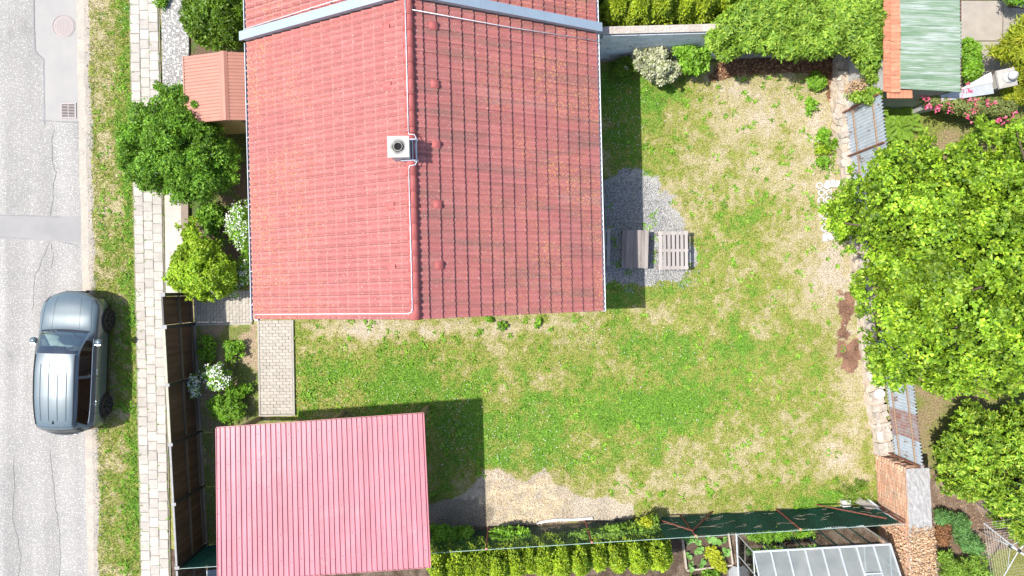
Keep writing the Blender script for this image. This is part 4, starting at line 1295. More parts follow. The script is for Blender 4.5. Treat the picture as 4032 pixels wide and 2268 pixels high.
while y < 9.2:
    link('edge_tile', OT, None, gs, Matrix.Translation((10.52, y, 2.53 + rnd.uniform(-.008, .008))) @ Matrix.Rotation(rnd.uniform(-.05, .05), 4, 'Z') @ Matrix.Rotation(R(-4), 4, 'Y'))
    link('edge_tile', OT, None, gs, Matrix.Translation((10.30, y + .03, 2.50 + rnd.uniform(-.008, .008))) @ Matrix.Rotation(rnd.uniform(-.08, .08), 4, 'Z') @ Matrix.Rotation(R(9), 4, 'Y') @ Matrix.Diagonal((.8, 1, 1, 1)))
    y += .117
for k in range(6):
    link('edge_tile', OT, None, gs, Matrix.Translation((10.40 + k * .117, 5.36, 2.42)) @ Matrix.Rotation(R(90), 4, 'Z') @ Matrix.Rotation(R(7), 4, 'Y'))

# garden wall with metal cap, pillar with finial
M_CAPM = mat('dull_cap_metal', (.42, .44, .46), (.36, .38, .40), 5, .55, .2, speck=[(9, .68, (.2, .2, .2))])
M_PILL = mat('pillar_concrete', (.40, .375, .34), (.33, .31, .28), 8, .95, bump=.7, bscale=35)
gw = thing('garden_wall', (13.0, 5.6, 0), 'grey garden wall with dull metal cap between shed and pillar', 'wall')
MB().beam((12.25, 5.41, .85), (13.72, 5.72, .85), .16, 1.7).build('wall_body', M_GRWALL, gw)
MB().beam((12.25, 5.41, 1.73), (12.45, 5.455, 1.73), .20, .03).build('metal_cap', M_CAPM, gw)
mb = MB(); mb.prism([(12.45, 5.35), (13.75, 5.55), (13.70, 5.86), (12.43, 5.56)], 1.715, 1.75); mb.build('metal_cap', M_CAPM, gw)
mb = MB(); mb.prism([(12.75, 5.65), (13.71, 5.87), (13.66, 6.16)], 1.55, 1.76); mb.build('white_wedge', mat('white_lime', (.66, .65, .63), (.6, .59, .57), 8, .85), gw)
pl = thing('gate_pillar', (13.97, 5.93, 0), 'concrete garden pillar with pale round finial beside the wall', 'pillar', R(12))
MB().box((0, 0, .95), (.40, .40, 1.9)).build('shaft', M_PILL, pl, False)
MB().add([(-.26,-.26,1.9),(.26,-.26,1.9),(.26,.26,1.9),(-.26,.26,1.9),(-.26,-.26,1.97),(.26,-.26,1.97),(.26,.26,1.97),(-.26,.26,1.97),(0,0,2.04)], [(0,3,2,1),(0,1,5,4),(1,2,6,5),(2,3,7,6),(3,0,4,7),(4,5,8),(5,6,8),(6,7,8),(7,4,8)]).build('pillar_cap', M_PILL, pl, False)
MB().lathe([(.0001, 2.0), (.15, 2.0), (.16, 2.05), (.10, 2.08), (.08, 2.12), (.12, 2.17), (.13, 2.24), (.09, 2.31), (.04, 2.36), (.0001, 2.42)], 18).build('finial', mat('pale_stone', (.52, .52, .53), (.44, .44, .45), 12, .85), pl, False, True)
# concrete slabs on the neighbour's yard
M_YARD = mat('yard_concrete', (.36, .32, .275), (.30, .265, .23), 2, .92, bump=.4, speck=[(35, .64, (.24, .21, .18)), (1.2, .62, (.25, .235, .22))])
for k, (pts, lab) in enumerate([
    ([(3770,-120),(3944,-120),(3944,2),(3770,2)], 'beige concrete yard slab beside the green roof, cut by the top edge'),
    ([(3770,6),(3944,6),(3941,162),(3770,162)], 'large beige concrete yard slab right of the green roof'),
    ([(3770,166),(3941,166),(3960,270),(3930,350),(3770,350)], 'beige concrete yard slab in front of the gate pillar'),
    ([(3949,-120),(4300,-120),(4300,160),(3946,160)], 'stained concrete yard slab at the right edge under the yellow conifer'),
    ([(3946,166),(4300,166),(4300,330),(3965,300)], 'concrete yard slab behind the gate pillar at the right edge')]):
    slab_thing('yard_slab', pts, .05, M_YARD, lab, 'slab')

# ================================================================== RAISED BED, paving stone
M_PLANK = mat('bed_plank', (.40, .345, .28), (.33, .28, .23), 6, .85, sx=(1, .2, 1))
rb = thing('raised_bed', P(2785, 2170), 'raised vegetable bed framed by pale planks beside the greenhouse', 'raised bed')
def plank(a, b, root, w_=.05, h_=.2):
    a, b = P(*a, .16), P(*b, .16); MB().beam((a.x, a.y, .06), (b.x, b.y, .06), w_, h_).build('plank', M_PLANK, root)
plank((2681, 2060), (2704, 2242), rb); plank((2862, 2050), (2886, 2222), rb)
plank((2705, 2248), (2885, 2226), rb); plank((2680, 2056), (2864, 2046), rb)
mb = MB(); mb.prism([(P(*p).x, P(*p).y) for p in ((2690, 2068), (2866, 2056), (2884, 2205), (2708, 2225))][::-1], -.02, .09)
mb.build('soil', mat('dark_soil', (.075, .052, .04), (.12, .085, .062), 12, .95, bump=1.0, bscale=20, bdist=.05, speck=[(22, .68, (.25, .2, .16))]), rb)
o = MB().prism([(P(*p).x, P(*p).y) for p in ((2866, 2245), (2884, 2225), (2908, 2232), (2914, 2300), (2868, 2310))][::-1], -.02, .07).build('stepping_stone', mat('slate_grey', (.27, .275, .28), (.22, .225, .23), 6, .85))
tag(o, 'grey stepping stone between raised bed and greenhouse', 'stepping stone')
slab_thing('neighbour_slab', [(735, 2255), (860, 2240), (870, 2420), (700, 2420)], .03, mat('blue_grey_concrete', (.36, .385, .40), (.30, .325, .34), 3, .85), 'blue grey concrete ground below the green mesh corner', 'slab')

# ================================================================== GREENHOUSE
t = NT('frosted_panel')
gl = t.n('ShaderNodeBsdfTranslucent'); gl.inputs[0].default_value = (.62, .70, .68, 1)
df = t.bsdf(t.ramp(t.noise(2.0, 3), [(.35, (.55, .59, .59)), (.65, (.72, .75, .75))]), .28, 0, .6)
tr = t.n('ShaderNodeBsdfTransparent'); tr.inputs[0].default_value = (.8, .9, .88, 1)
m1 = t.n('ShaderNodeMixShader'); m1.inputs[0].default_value = .4; t.l(df, m1.inputs[1]); t.l(gl.outputs[0], m1.inputs[2])
m2 = t.n('ShaderNodeMixShader'); m2.inputs[0].default_value = .48; t.l(m1.outputs[0], m2.inputs[1]); t.l(tr.outputs[0], m2.inputs[2])
M_FROST = t.fin(m2.outputs[0])
def glass(name, tint, gloss=.12, rough=.03):
    t = NT(name)
    tr = t.n('ShaderNodeBsdfTransparent'); tr.inputs[0].default_value = (*tint, 1)
    g = t.n('ShaderNodeBsdfGlossy'); g.inputs['Roughness'].default_value = rough; g.inputs[0].default_value = (.9, .95, 1, 1)
    fr = t.n('ShaderNodeFresnel'); fr.inputs[0].default_value = 1.5
    ad = t.n('ShaderNodeMath', operation='ADD'); t.l(fr.outputs[0], ad.inputs[0]); ad.inputs[1].default_value = gloss
    mx = t.n('ShaderNodeMixShader'); t.l(ad.outputs[0], mx.inputs[0]); t.l(tr.outputs[0], mx.inputs[1]); t.l(g.outputs[0], mx.inputs[2])
    return t.fin(mx.outputs[0])
M_CLEAR = glass('clear_pane', (.78, .86, .80), .03)
M_ALU = mat('aluminium', (.66, .68, .69), (.6, .62, .63), 6, .35, .4, bump=0)
M_GALU = mat('green_bar', (.03, .10, .085), (.025, .08, .07), 6, .5, bump=0)
GR = R(3.2)
gh = thing('greenhouse', (6.93, -7.57, 0), 'aluminium greenhouse with frosted roof panels and clear side walls', 'greenhouse', GR)
GLn, GEv, GRd, GDp = 3.93, 1.62, 2.25, 1.0
nb = 8
bay = GLn / nb
def gq(name, pts, m_, par): return MB().add(pts, [(0, 1, 2, 3)][:1] if len(pts) == 4 else [tuple(range(len(pts)))]).build(name, m_, par, False)
for k in range(nb):
    x0, x1 = k * bay + .02, (k + 1) * bay - .02
    gq('wall_pane', [(x0, 0, .1), (x1, 0, .1), (x1, 0, GEv - .03), (x0, 0, GEv - .03)], M_CLEAR, gh)
    if k == 6: continue
    gq('roof_panel', [(x0, -.02, GEv + .01), (x1, -.02, GEv + .01), (x1, -GDp + .02, GRd), (x0, -GDp + .02, GRd)], M_FROST, gh)
k = 6; x0, x1 = k * bay + .02, (k + 1) * bay - .02
mid = .62
def rf(y): return GEv + .01 + (GRd - GEv) * (-y) / GDp
gq('roof_panel', [(x0, -.02, rf(-.02)), (x1, -.02, rf(-.02)), (x1, -mid, rf(-mid)), (x0, -mid, rf(-mid))], M_FROST, gh)
gq('roof_vent', [(x0, -mid, rf(-mid) + .06), (x1, -mid, rf(-mid) + .06), (x1, -GDp + .02, GRd + .01), (x0, -GDp + .02, GRd + .01)], M_FROST, gh)
for yy in (mid,): MB().beam((x0, -yy, rf(-yy) + .05), (x1, -yy, rf(-yy) + .05), .03, .04).build('vent_bar', M_ALU, gh, False)
for k in range(nb):
    x0, x1 = k * bay + .02, (k + 1) * bay - .02
    gq('rear_roof_panel', [(x0, -GDp - .02, GRd), (x1, -GDp - .02, GRd), (x1, -2 * GDp, GEv), (x0, -2 * GDp, GEv)], M_FROST, gh)
    gq('rear_wall_pane', [(x0, -2 * GDp, .1), (x1, -2 * GDp, .1), (x1, -2 * GDp, GEv - .03), (x0, -2 * GDp, GEv - .03)], M_CLEAR, gh)
for k in range(nb + 1):
    x = k * bay
    MB().beam((x, .0, .05), (x, .0, GEv), .028, .035, (0, 1, 0)).build('wall_bar', M_GALU if 0 < k < nb else M_ALU, gh, False)
    MB().beam((x, -.0, GEv + .018), (x, -GDp, GRd + .018), .04, .035).build('roof_bar', M_ALU, gh, False)
    MB().beam((x, -GDp, GRd + .016), (x, -2 * GDp, GEv + .016), .035, .03).build('roof_bar', M_ALU, gh, False)
for (y, z) in ((0, GEv), (-2 * GDp, GEv), (0, .06), (-2 * GDp, .06)): MB().beam((-.02, y, z), (GLn + .02, y, z), .05, .05).build('long_rail', M_ALU, gh, False)
MB().beam((-.02, -GDp, GRd + .03), (GLn + .02, -GDp, GRd + .03), .06, .05).build('ridge_bar', M_ALU, gh, False)
for x in (0, GLn):
    MB().beam((x, .0, .06), (x, -2 * GDp, .06), .05, .05).build('sill', M_ALU, gh, False)
    MB().beam((x, 0, GEv - .01), (x, -2 * GDp, GEv - .01), .03, .03).build('end_rail', M_ALU, gh, False)
    for y in (-.65, -1.35): MB().beam((x, y, .06), (x, y, 2.05), .03, .03, (1, 0, 0)).build('end_post', M_ALU, gh, False)
    gq('end_pane', [(x, 0, .08), (x, -.63, .08), (x, -.63, GEv), (x, 0, GEv)], M_CLEAR, gh)
    gq('end_pane', [(x, -.67, .08), (x, -1.33, .08), (x, -1.33, GEv), (x, -.67, GEv)], M_CLEAR, gh)
    gq('end_pane', [(x, -1.37, .08), (x, -2 * GDp, .08), (x, -2 * GDp, GEv), (x, -1.37, GEv)], M_CLEAR, gh)
    gq('gable_pane', [(x, -.02, GEv), (x, -2 * GDp + .02, GEv), (x, -GDp, GRd - .02)], M_CLEAR, gh)
for (x, y, s_) in ((.9, -.45, .12), (2.3, -.5, .1), (3.2, -1.4, .12)):
    q = WM[gh.name] @ Vector((x, y, 0))
    po = thing('flower_pot', (q.x, q.y, 0), 'terracotta pot standing inside the greenhouse, ' + {.9: 'nearest the raised bed', 2.3: 'in the middle', 3.2: 'nearest the brick wall'}[x], 'pot')
    MB().lathe([(.0001, .02), (.08, .02), (.11, .22), (.125, .22), (.125, .25), (.10, .25), (.09, .2), (.0001, .2)], 16).build('pot', mat('terracotta', (.42, .16, .09), (.36, .14, .08), 8, .85), po, False, True)
    MB().lathe([(.0001, .205), (.09, .2)], 12).build('potting_soil', M_DARK, po, False)

# ================================================================== ROTARY CLOTHES DRYER
hb = P(4012, 2168, 1.75)
cdry = thing('clothes_dryer', (hb.x, hb.y, 0), 'rotary clothes dryer with grey arms and thin lines in the lower right corner', 'clothes dryer')
M_LINE = mat('washing_line', (.62, .63, .64), bump=0, rough=.6)
MB().tube([(0, 0, 0), (0, 0, 1.78)], .024, 10).build('pole', M_ALU, cdry, False, True)
MB().lathe([(.06, 1.40), (.06, 1.46), (.03, 1.48)], 10).build('hub', M_POST, cdry, False)
MB().lathe([(.045, 1.74), (.05, 1.79), (.0001, 1.80)], 10).build('top_hub', M_POST, cdry, False)
a0 = math.atan2(.65, -.87)
AL, ends = 1.42, []
for k in range(4):
    a = a0 + k * math.pi / 2
    u = Vector((math.cos(a), math.sin(a), 0)); ends.append(u)
    MB().tube([Vector((0, 0, 1.74)), u * AL + Vector((0, 0, 1.95))], .014, 8).build('arm', M_ALU, cdry, False)
    MB().tube([Vector((0, 0, 1.43)) + u * .05, u * .62 + Vector((0, 0, 1.82))], .011, 8).build('strut', M_ALU, cdry, False)
for j in range(9):
    f = .38 + .62 * j / 8
    q = [u * AL * f + Vector((0, 0, 1.745 + .21 * f)) for u in ends]
    MB().tube(q + [q[0]], .0026, 4).build('washing_line', M_LINE, cdry, False)

# ================================================================== CAR
CK = [
 (2.17, [(.42,.30),(.50,.38),(.53,.50),(.53,.60),(.50,.66),(.43,.69),(.33,.71),(.17,.72),(0,.725)]),
 (2.08, [(.66,.24),(.72,.36),(.74,.52),(.72,.66),(.68,.74),(.58,.79),(.42,.82),(.2,.83),(0,.835)]),
 (1.85, [(.78,.22),(.84,.36),(.86,.56),(.84,.74),(.79,.83),(.68,.88),(.48,.91),(.24,.925),(0,.93)]),
 (1.50, [(.82,.22),(.88,.36),(.90,.60),(.88,.80),(.83,.90),(.71,.955),(.5,.98),(.25,.99),(0,.995)]),
 (1.05, [(.82,.20),(.87,.36),(.90,.62),(.88,.84),(.83,.95),(.74,1.01),(.52,1.045),(.26,1.06),(0,1.065)]),
 (.85,  [(.82,.20),(.87,.36),(.895,.62),(.88,.86),(.83,.97),(.72,1.13),(.56,1.17),(.29,1.195),(0,1.20)]),
 (.36,  [(.82,.20),(.87,.36),(.89,.62),(.875,.87),(.83,.985),(.64,1.38),(.555,1.45),(.29,1.485),(0,1.49)]),
 (-.20, [(.82,.20),(.87,.36),(.89,.63),(.88,.88),(.835,1.0),(.645,1.42),(.57,1.50),(.30,1.53),(0,1.54)]),
 (-.90, [(.82,.20),(.87,.36),(.895,.64),(.885,.89),(.835,1.02),(.64,1.42),(.565,1.495),(.30,1.525),(0,1.535)]),
 (-1.45,[(.82,.20),(.88,.36),(.90,.66),(.885,.91),(.825,1.04),(.61,1.38),(.54,1.455),(.29,1.49),(0,1.50)]),
 (-1.80,[(.81,.24),(.87,.38),(.885,.66),(.865,.92),(.79,1.05),(.57,1.32),(.50,1.40),(.27,1.43),(0,1.44)]),
 (-2.00,[(.76,.28),(.82,.40),(.84,.66),(.82,.90),(.74,1.0),(.6,1.07),(.42,1.10),(.22,1.12),(0,1.125)]),
 (-2.10,[(.62,.32),(.70,.42),(.73,.62),(.71,.82),(.66,.92),(.55,.97),(.40,.99),(.2,1.0),(0,1.0)])]
CP_ = np.array([[(x, y, z) for x, z in pr_] for y, pr_ in CK])          # stations, k, xyz
for i_, am in ((0, -.34), (1, -.24), (2, -.10), (4, -.10), (5, -.06), (10, .10), (11, .20), (12, .36)): CP_[i_, :, 1] += am * CP_[i_, :, 0] ** 2
def crm(a, s):
    n = a.shape[0]
    s = min(max(s, 0), n - 1 - 1e-6); i_ = int(s); f = s - i_
    p0, p1, p2, p3 = a[max(i_ - 1, 0)], a[i_], a[i_ + 1], a[min(i_ + 2, n - 1)]
    m1, m2 = (p2 - p0) * .5, (p3 - p1) * .5
    # soften tangents where the outline bends sharply
    lim = np.abs(p2 - p1) * 1.6 + 1e-6
    m1 = np.clip(m1, -lim, lim); m2 = np.clip(m2, -lim, lim)
    f2, f3 = f * f, f * f * f
    return p1 * (2*f3 - 3*f2 + 1) + m1 * (f3 - 2*f2 + f) + p2 * (-2*f3 + 3*f2) + m2 * (f3 - f2)
def csurf(s, k, side=1):
    q = crm(crm(CP_, s), k)
    return Vector((q[0] * side, q[1], q[2]))
M_PAINT = None
t = NT('blue_grey_car_paint')
M_PAINT = t.fin(t.bsdf(t.ramp(t.noise(400, 2), [(.3, (.085, .118, .135)), (.7, (.10, .136, .153))]), .30, .12, .35, 1.0))
M_CGL = glass('windscreen_glass', (.70, .82, .78), .12, .02)
M_CGD = glass('privacy_glass', (.16, .18, .17), .03, .02)
M_BLK = mat('black_plastic', (.022, .022, .024), (.03, .03, .032), 8, .55, bump=.1)
M_TYRE = mat('tyre_rubber', (.028, .028, .028), (.035, .034, .033), 10, .85)
M_RIM = mat('dark_alloy', (.06, .058, .06), (.045, .044, .045), 5, .35, .6, bump=0)
M_INT = mat('car_interior', (.46, .49, .47), (.33, .35, .34), 6, .8)  # pale tone also stands in for sky reflected in the windscreen
M_CHR = mat('chrome', (.75, .76, .78), (.7, .7, .72), 6, .15, .9, bump=0)
M_LAMP = mat('headlamp', (.16, .17, .18), (.09, .10, .11), 9, .1, .3, coat=1, bump=0)
M_TAIL = mat('tail_lamp', (.22, .02, .02), (.18, .015, .015), 9, .2, coat=1, bump=0)
fw, rw = Vector((-12.262, -.977, 0)), Vector((-12.342, -3.590, 0))
hd = (fw - rw).normalized(); crz = math.atan2(hd.y, hd.x) - math.pi / 2
cc = (fw + rw) / 2 - Vector((hd.y, -hd.x, 0)) * .90
car = thing('parked_car', (cc.x, cc.y, .03), 'blue grey compact hatchback car parked half on the grass verge', 'car', crz)
WY = (1.307, -1.307)
NS, NK = 96, 48
sg = np.linspace(0, 12, NS + 1); kg = np.linspace(0, 8, NK + 1)
grid_ = [[crm(crm(CP_, s), k) for k in kg] for s in sg]
parts = {}
def put(name, side, quad):
    parts.setdefault((name, side), MB()).add([(p[0] * side, p[1], p[2]) for p in (quad if side > 0 else quad[::-1])], [(0, 1, 2, 3)])
for a in range(NS):
    for b in range(NK):
        s, k = (sg[a] + sg[a + 1]) / 2, (kg[b] + kg[b + 1]) / 2
        quad = [grid_[a][b], grid_[a][b + 1], grid_[a + 1][b + 1], grid_[a + 1][b]]
        m_ = sum(quad) / 4
        if k < 3.2 and min(math.hypot(m_[1] - wy, m_[2] - .33) for wy in WY) < .385: continue
        nm = 'body'
        if 4.12 < s < 5.95 and k > 5.25: nm = 'windscreen'
        elif 10.2 < s < 11.55 and k > 5.3: nm = 'rear_window'
        elif 4.2 < k < 4.92 and (5.25 < s < 7.15 ): nm = 'front_window'
        elif 4.2 < k < 4.92 and 7.3 < s < 9.75 + (4.6 - k) * .6: nm = 'rear_side_window'
        elif 10.2 < s < 11.5 and 4.6 < k: nm = 'trim'
        elif k < .95: nm = 'cladding'
        elif s < 1.0 and k < 4.2: nm = 'trim'
        elif s > 11.3 and k < 2.2: nm = 'trim'
        for side in (1, -1): put(nm, side if nm in ('front_window', 'rear_side_window') else 0, None) if False else None
        for side in (1, -1):
            key = side if nm in ('front_window', 'rear_side_window') else 2
            parts.setdefault((nm, key), MB()).add([(p[0] * side, p[1], p[2]) for p in (quad if side > 0 else quad[::-1])], [(0, 1, 2, 3)])
MT = {'body': M_PAINT, 'windscreen': M_CGL, 'rear_window': M_CGD, 'front_window': M_CGD, 'rear_side_window': M_CGD, 'trim': M_BLK, 'cladding': M_BLK}
body = None
def weld(mb):
    idx, vs, fs = {}, [], []
    for f in mb.f:
        g_ = []
        for i_ in f:
            p_ = mb.v[i_]; key = (round(p_.x, 4), round(p_.y, 4), round(p_.z, 4))
            if key not in idx: idx[key] = len(vs); vs.append(p_)
            if idx[key] not in g_: g_.append(idx[key])
        if len(g_) > 2: fs.append(tuple(g_))
    mb.v, mb.f = vs, fs
    return mb
for (nm, key), mb in sorted(parts.items(), key=lambda e: str(e[0])):
    weld(mb).build(nm, MT[nm], car, False, True)
# closing panels
mb = MB(); 
for idx in (0, NS):
    row = grid_[idx]
    ring = [(p[0], p[1], p[2]) for p in row] + [(-p[0], p[1], p[2]) for p in row[::-1][1:]]
    mb.add(ring, [tuple(range(len(ring)))])
mb.build('bumper_panel', M_BLK, car, False)
mb = MB(); mb.box((0, 0, .32), (1.30, 3.9, .24)); mb.build('underbody', M_BLK, car, False)
mb = MB(); mb.box((0, -.55, .58), (1.50, 2.5, .12)); mb.build('cabin_floor', M_BLK, car, False)
# wheels
def wheel(x, y):
    wrt = MB(); Mx = Matrix.Translation((x, y, .33)) @ Matrix.Rotation(math.pi / 2 * (1 if x > 0 else -1), 4, 'Y')
    wrt.lathe([(.22, -.10), (.29, -.105), (.325, -.09), (.335, -.04), (.335, .04), (.325, .09), (.29, .105), (.235, .10), (.225, .07)], 36, Mx)
    w_ = wrt.build('tyre', M_TYRE, car, False, True)
    MB().lathe([(.225, .05), (.235, .101), (.222, .106), (.205, .085), (.05, .06), (.0001, .06)], 36, Mx).build('rim', M_RIM, w_, False)
    for j in range(10):
        a = 2 * math.pi * (j // 2) / 5 + (.16 if j % 2 else -.16)
        p0 = Mx @ Vector((.04 * math.cos(a * 1), .04 * math.sin(a), .088)); p1 = Mx @ Vector((.215 * math.cos(a + .12), .215 * math.sin(a + .12), .098))
        MB().beam(p0, p1, .022, .02, (1, 0, 0)).build('spoke', M_CHR if False else mat('spoke_grey', (.17, .165, .165), bump=0, rough=.3, metal=.6) if j == 0 and 'spoke_grey' not in bpy.data.materials else bpy.data.materials['spoke_grey'], w_, False)
    MB().lathe([(.05, .07), (.05, .10), (.0001, .104)], 14, Mx).build('hub_cap', M_RIM, w_, False)
for s in (1, -1):
    for wy in WY: wheel(s * .80, wy)
    # wheel arch trim
    for wy in WY:
        pts = []
        for j in range(17):
            a = math.pi * (-.06 + 1.12 * j / 16)
            y_, z_ = wy + .40 * math.cos(a), .33 + .40 * math.sin(a)
            # width of the body there
            st0 = np.interp(-y_, [-q_[0] for q_ in CK], range(len(CK)))
            col_ = [crm(crm(CP_, st0), k_) for k_ in np.linspace(0, 4, 40)]
            j2 = min(range(40), key=lambda i_: abs(col_[i_][2] - z_))
            pts.append((s * (col_[j2][0] + .004), y_, z_))
        MB().tube(pts, .022, 6).build('wheel_arch_trim', M_BLK, car, False, True)
    # mirrors
    mb = MB(); c0 = Vector((s * .965, .68, .99))
    mb.lathe([(.0001, -.10), (.05, -.09), (.075, -.04), (.078, .03), (.06, .09), (.0001, .105)], 12, Matrix.Translation(c0) @ Matrix.Rotation(R(90), 4, 'Y') @ Matrix.Diagonal((.95, 1.35, 1, 1)))
    mi = mb.build('wing_mirror', M_PAINT, car, False, True)
    MB().box((s * .96, .60, .99), (.16, .02, .11)).build('mirror_glass', M_CHR, mi, False)
    MB().beam((s * .84, .70, 1.0), (s * .93, .69, .985), .07, .03).build('mirror_arm', M_BLK, mi, False)
    # lights
    mb = MB(); rows = [[csurf(s_, k_, s) + Vector((s * .006, .012, .006)) for k_ in np.linspace(3.1, 4.9, 7)] for s_ in np.linspace(.95, 1.95, 6)]
    mb.grid(rows).build('headlight', M_LAMP, car, False, True)
    rows = [[csurf(s_, k_, s) + Vector((s * .008, -.008, .003)) for k_ in np.linspace(2.7, 3.8, 6)] for s_ in np.linspace(10.6, 11.9, 6)]
    MB().grid(rows).build('tail_light', M_TAIL, car, False, True)
    # door handles
    for s_ in (7.0, 8.35):
        q = csurf(s_, 3.35, s); MB().tube([q + Vector((s * .012, .10, 0)), q + Vector((s * .04, .06, .004)), q + Vector((s * .04, -.06, .004)), q + Vector((s * .012, -.10, 0))], .013, 6).build('door_handle', M_CHR, car, False, True)
    # seams, window trim, roof rails
    def seam(pts, r_=.005, nm='panel_gap', m_=M_BLK): MB().tube(pts, r_, 5).build(nm, m_, car, False)
    seam([csurf(5.35, k_, s) for k_ in np.linspace(1.0, 4.0, 12)]); seam([csurf(7.22, k_, s) for k_ in np.linspace(1.0, 4.0, 12)])
    seam([csurf(8.95, k_, s) for k_ in np.linspace(2.2, 4.0, 8)])
    seam([csurf(s_, 5.05, s) for s_ in np.linspace(1.6, 4.0, 16)]); seam([csurf(s_, 6.45, s) for s_ in np.linspace(1.4, 3.95, 16)], .004)
    seam([csurf(s_, 4.12, s) for s_ in np.linspace(5.1, 9.8, 24)], .010, 'window_trim', M_CHR)
    seam([csurf(s_, 4.97, s) for s_ in np.linspace(5.2, 9.9, 24)], .012, 'window_trim')
    seam([csurf(s_, 5.85, s) + Vector((0, 0, .02)) for s_ in np.linspace(6.05, 9.75, 24)], .014, 'roof_rail')
    for x_ in (.14, .36):
        pts = []
        for s_ in np.linspace(6.55, 9.35, 18):
            k_ = np.interp(x_, [0, .29, .55], [8, 7, 6]); q = csurf(s_, k_, s); pts.append(q + Vector((0, 0, .001)))
        seam(pts, .012, 'roof_rib', M_PAINT)
seam([csurf(9.9, k_, 1) for k_ in np.linspace(5.2, 8, 10)] + [csurf(9.9, k_, -1) for k_ in np.linspace(8, 5.2, 10)], .005)
seam([csurf(4.08, k_, 1) + Vector((0, 0, .004)) for k_ in np.linspace(5.2, 8, 10)] + [csurf(4.08, k_, -1) + Vector((0, 0, .004)) for k_ in np.linspace(8, 5.2, 10)], .018, 'windscreen_cowl')
for x0 in (.12, -.42): seam([(x0 + .06, 1.0, 1.075), (x0 + .30, .86, 1.165), (x0 + .42, .82, 1.185)], .009, 'wiper')
q = csurf(9.35, 8); MB().add([(0, q.y + .07, q.z - .005), (.02, q.y - .07, q.z - .005), (-.02, q.y - .07, q.z - .005), (0, q.y - .08, q.z + .055)], [(0, 2, 1), (0, 1, 3), (0, 3, 2), (1, 2, 3)]).build('antenna_fin', M_BLK, car, False)
mb = MB(); mb.box((0, 2.15, .50), (.62, .05, .16)); gr = mb.build('grille', M_BLK, car, False)
for z in (.48, .52, .56): MB().box((0, 2.176, z - .02), (.56, .012, .012)).build('grille_bar', M_RIM, gr, False)
MB().box((0, -2.115, .70), (.5, .014, .11)).build('number_plate', M_WHITE, car, False)
mb = MB(); mb.box((0, .74, .93), (1.42, .42, .16)); mb.build('dashboard', M_INT, car, False)
mb = MB(); mb.lathe([(.155, -.012), (.18, -.012), (.18, .012), (.155, .012)], 20, Matrix.Translation((-.36, .46, .98)) @ Matrix.Rotation(R(65), 4, 'X'), True); mb.build('steering_wheel', M_BLK, car, False)
for x in (-.36, .36):
    st_ = MB(); st_.box((x, -.02, .72), (.48, .5, .16)); st_.obox(Matrix.Translation((x, -.32, .98)) @ Matrix.Rotation(R(-14), 4, 'X'), (.46, .14, .52)); st_.obox(Matrix.Translation((x, -.40, 1.30)), (.24, .09, .16))
    st_.build('seat', M_INT, car, False)
mb = MB(); mb.box((0, -.95, .72), (1.3, .5, .16)); mb.obox(Matrix.Translation((0, -1.25, .98)) @ Matrix.Rotation(R(-14), 4, 'X'), (1.3, .14, .5)); mb.build('rear_bench', M_INT, car, False)

# ================================================================== VEGETATION
L_YEW = leafmat('yew_leaf', [(0, (.045, .115, .010)), (.6, (.095, .205, .014)), (1, (.175, .30, .02))], .25, .3, lb=1.42)
L_LIME = leafmat('lime_leaf', [(0, (.14, .25, .015)), (.6, (.24, .36, .018)), (1, (.36, .44, .035))], .35, .25, lb=1.32)
L_THUJA = leafmat('thuja_leaf', [(0, (.12, .18, .012)), (.6, (.22, .29, .015)), (1, (.32, .37, .02))], .25, .25, lb=1.4)
L_THUJAD = leafmat('thuja_dark_leaf', [(0, (.045, .10, .008)), (.6, (.10, .18, .012)), (1, (.16, .25, .016))], .2, .3, lb=1.12)
L_THUJAB = leafmat('thuja_bright_leaf', [(0, (.12, .21, .012)), (.6, (.25, .36, .018)), (1, (.40, .46, .03))], .25, .25, lb=1.2)
L_HEDGE = leafmat('creeper_leaf', [(0, (.09, .18, .02)), (.5, (.17, .29, .028)), (1, (.31, .41, .055))], .3, .18, lb=1.25)
L_TREE = leafmat('tree_leaf', [(0, (.055, .125, .008)), (.45, (.15, .265, .014)), (.8, (.24, .37, .022)), (1, (.36, .46, .04))], .26, .42, lb=1.2, cs=1.1)
L_TREE2 = leafmat('laurel_leaf', [(0, (.06, .14, .012)), (.5, (.16, .28, .018)), (1, (.36, .44, .05))], .26, .42, lb=1.2, cs=1.1)
L_GREEN = leafmat('shrub_leaf', [(0, (.07, .17, .014)), (.5, (.13, .26, .02)), (1, (.20, .34, .03))], .3, .25, lb=1.5)
L_VARI = leafmat('variegated_leaf', [(0, (.20, .26, .07)), (.3, (.40, .42, .25)), (1, (.56, .55, .42))], .3, .15, tcol=(.5, .5, .3), lb=1.15)
L_OLIVE = leafmat('rose_leaf', [(0, (.10, .14, .035)), (.5, (.18, .21, .06)), (1, (.27, .29, .10))], .3, .2, lb=1.2)
L_YELC = leafmat('golden_conifer_leaf', [(0, (.14, .21, .015)), (.5, (.28, .34, .018)), (1, (.46, .45, .03))], .3, .2)
L_JUN = leafmat('juniper_leaf', [(0, (.045, .13, .04)), (.5, (.09, .20, .055)), (1, (.15, .27, .07))], .2, .3, lb=1.3)
L_JUNG = leafmat('juniper_bright_leaf', [(0, (.09, .19, .02)), (.5, (.16, .28, .03)), (1, (.25, .36, .05))], .25, .25, lb=1.2)
L_JUNB = leafmat('juniper_dead_leaf', [(0, (.16, .07, .03)), (1, (.34, .17, .08))], .1, .2)
L_FERN = leafmat('fern_leaf', [(0, (.10, .20, .02)), (1, (.22, .34, .04))], .35, .2, lb=1.25)
L_BED = leafmat('vegetable_leaf', [(0, (.10, .24, .05)), (1, (.22, .38, .10))], .3, .1, lb=1.15)
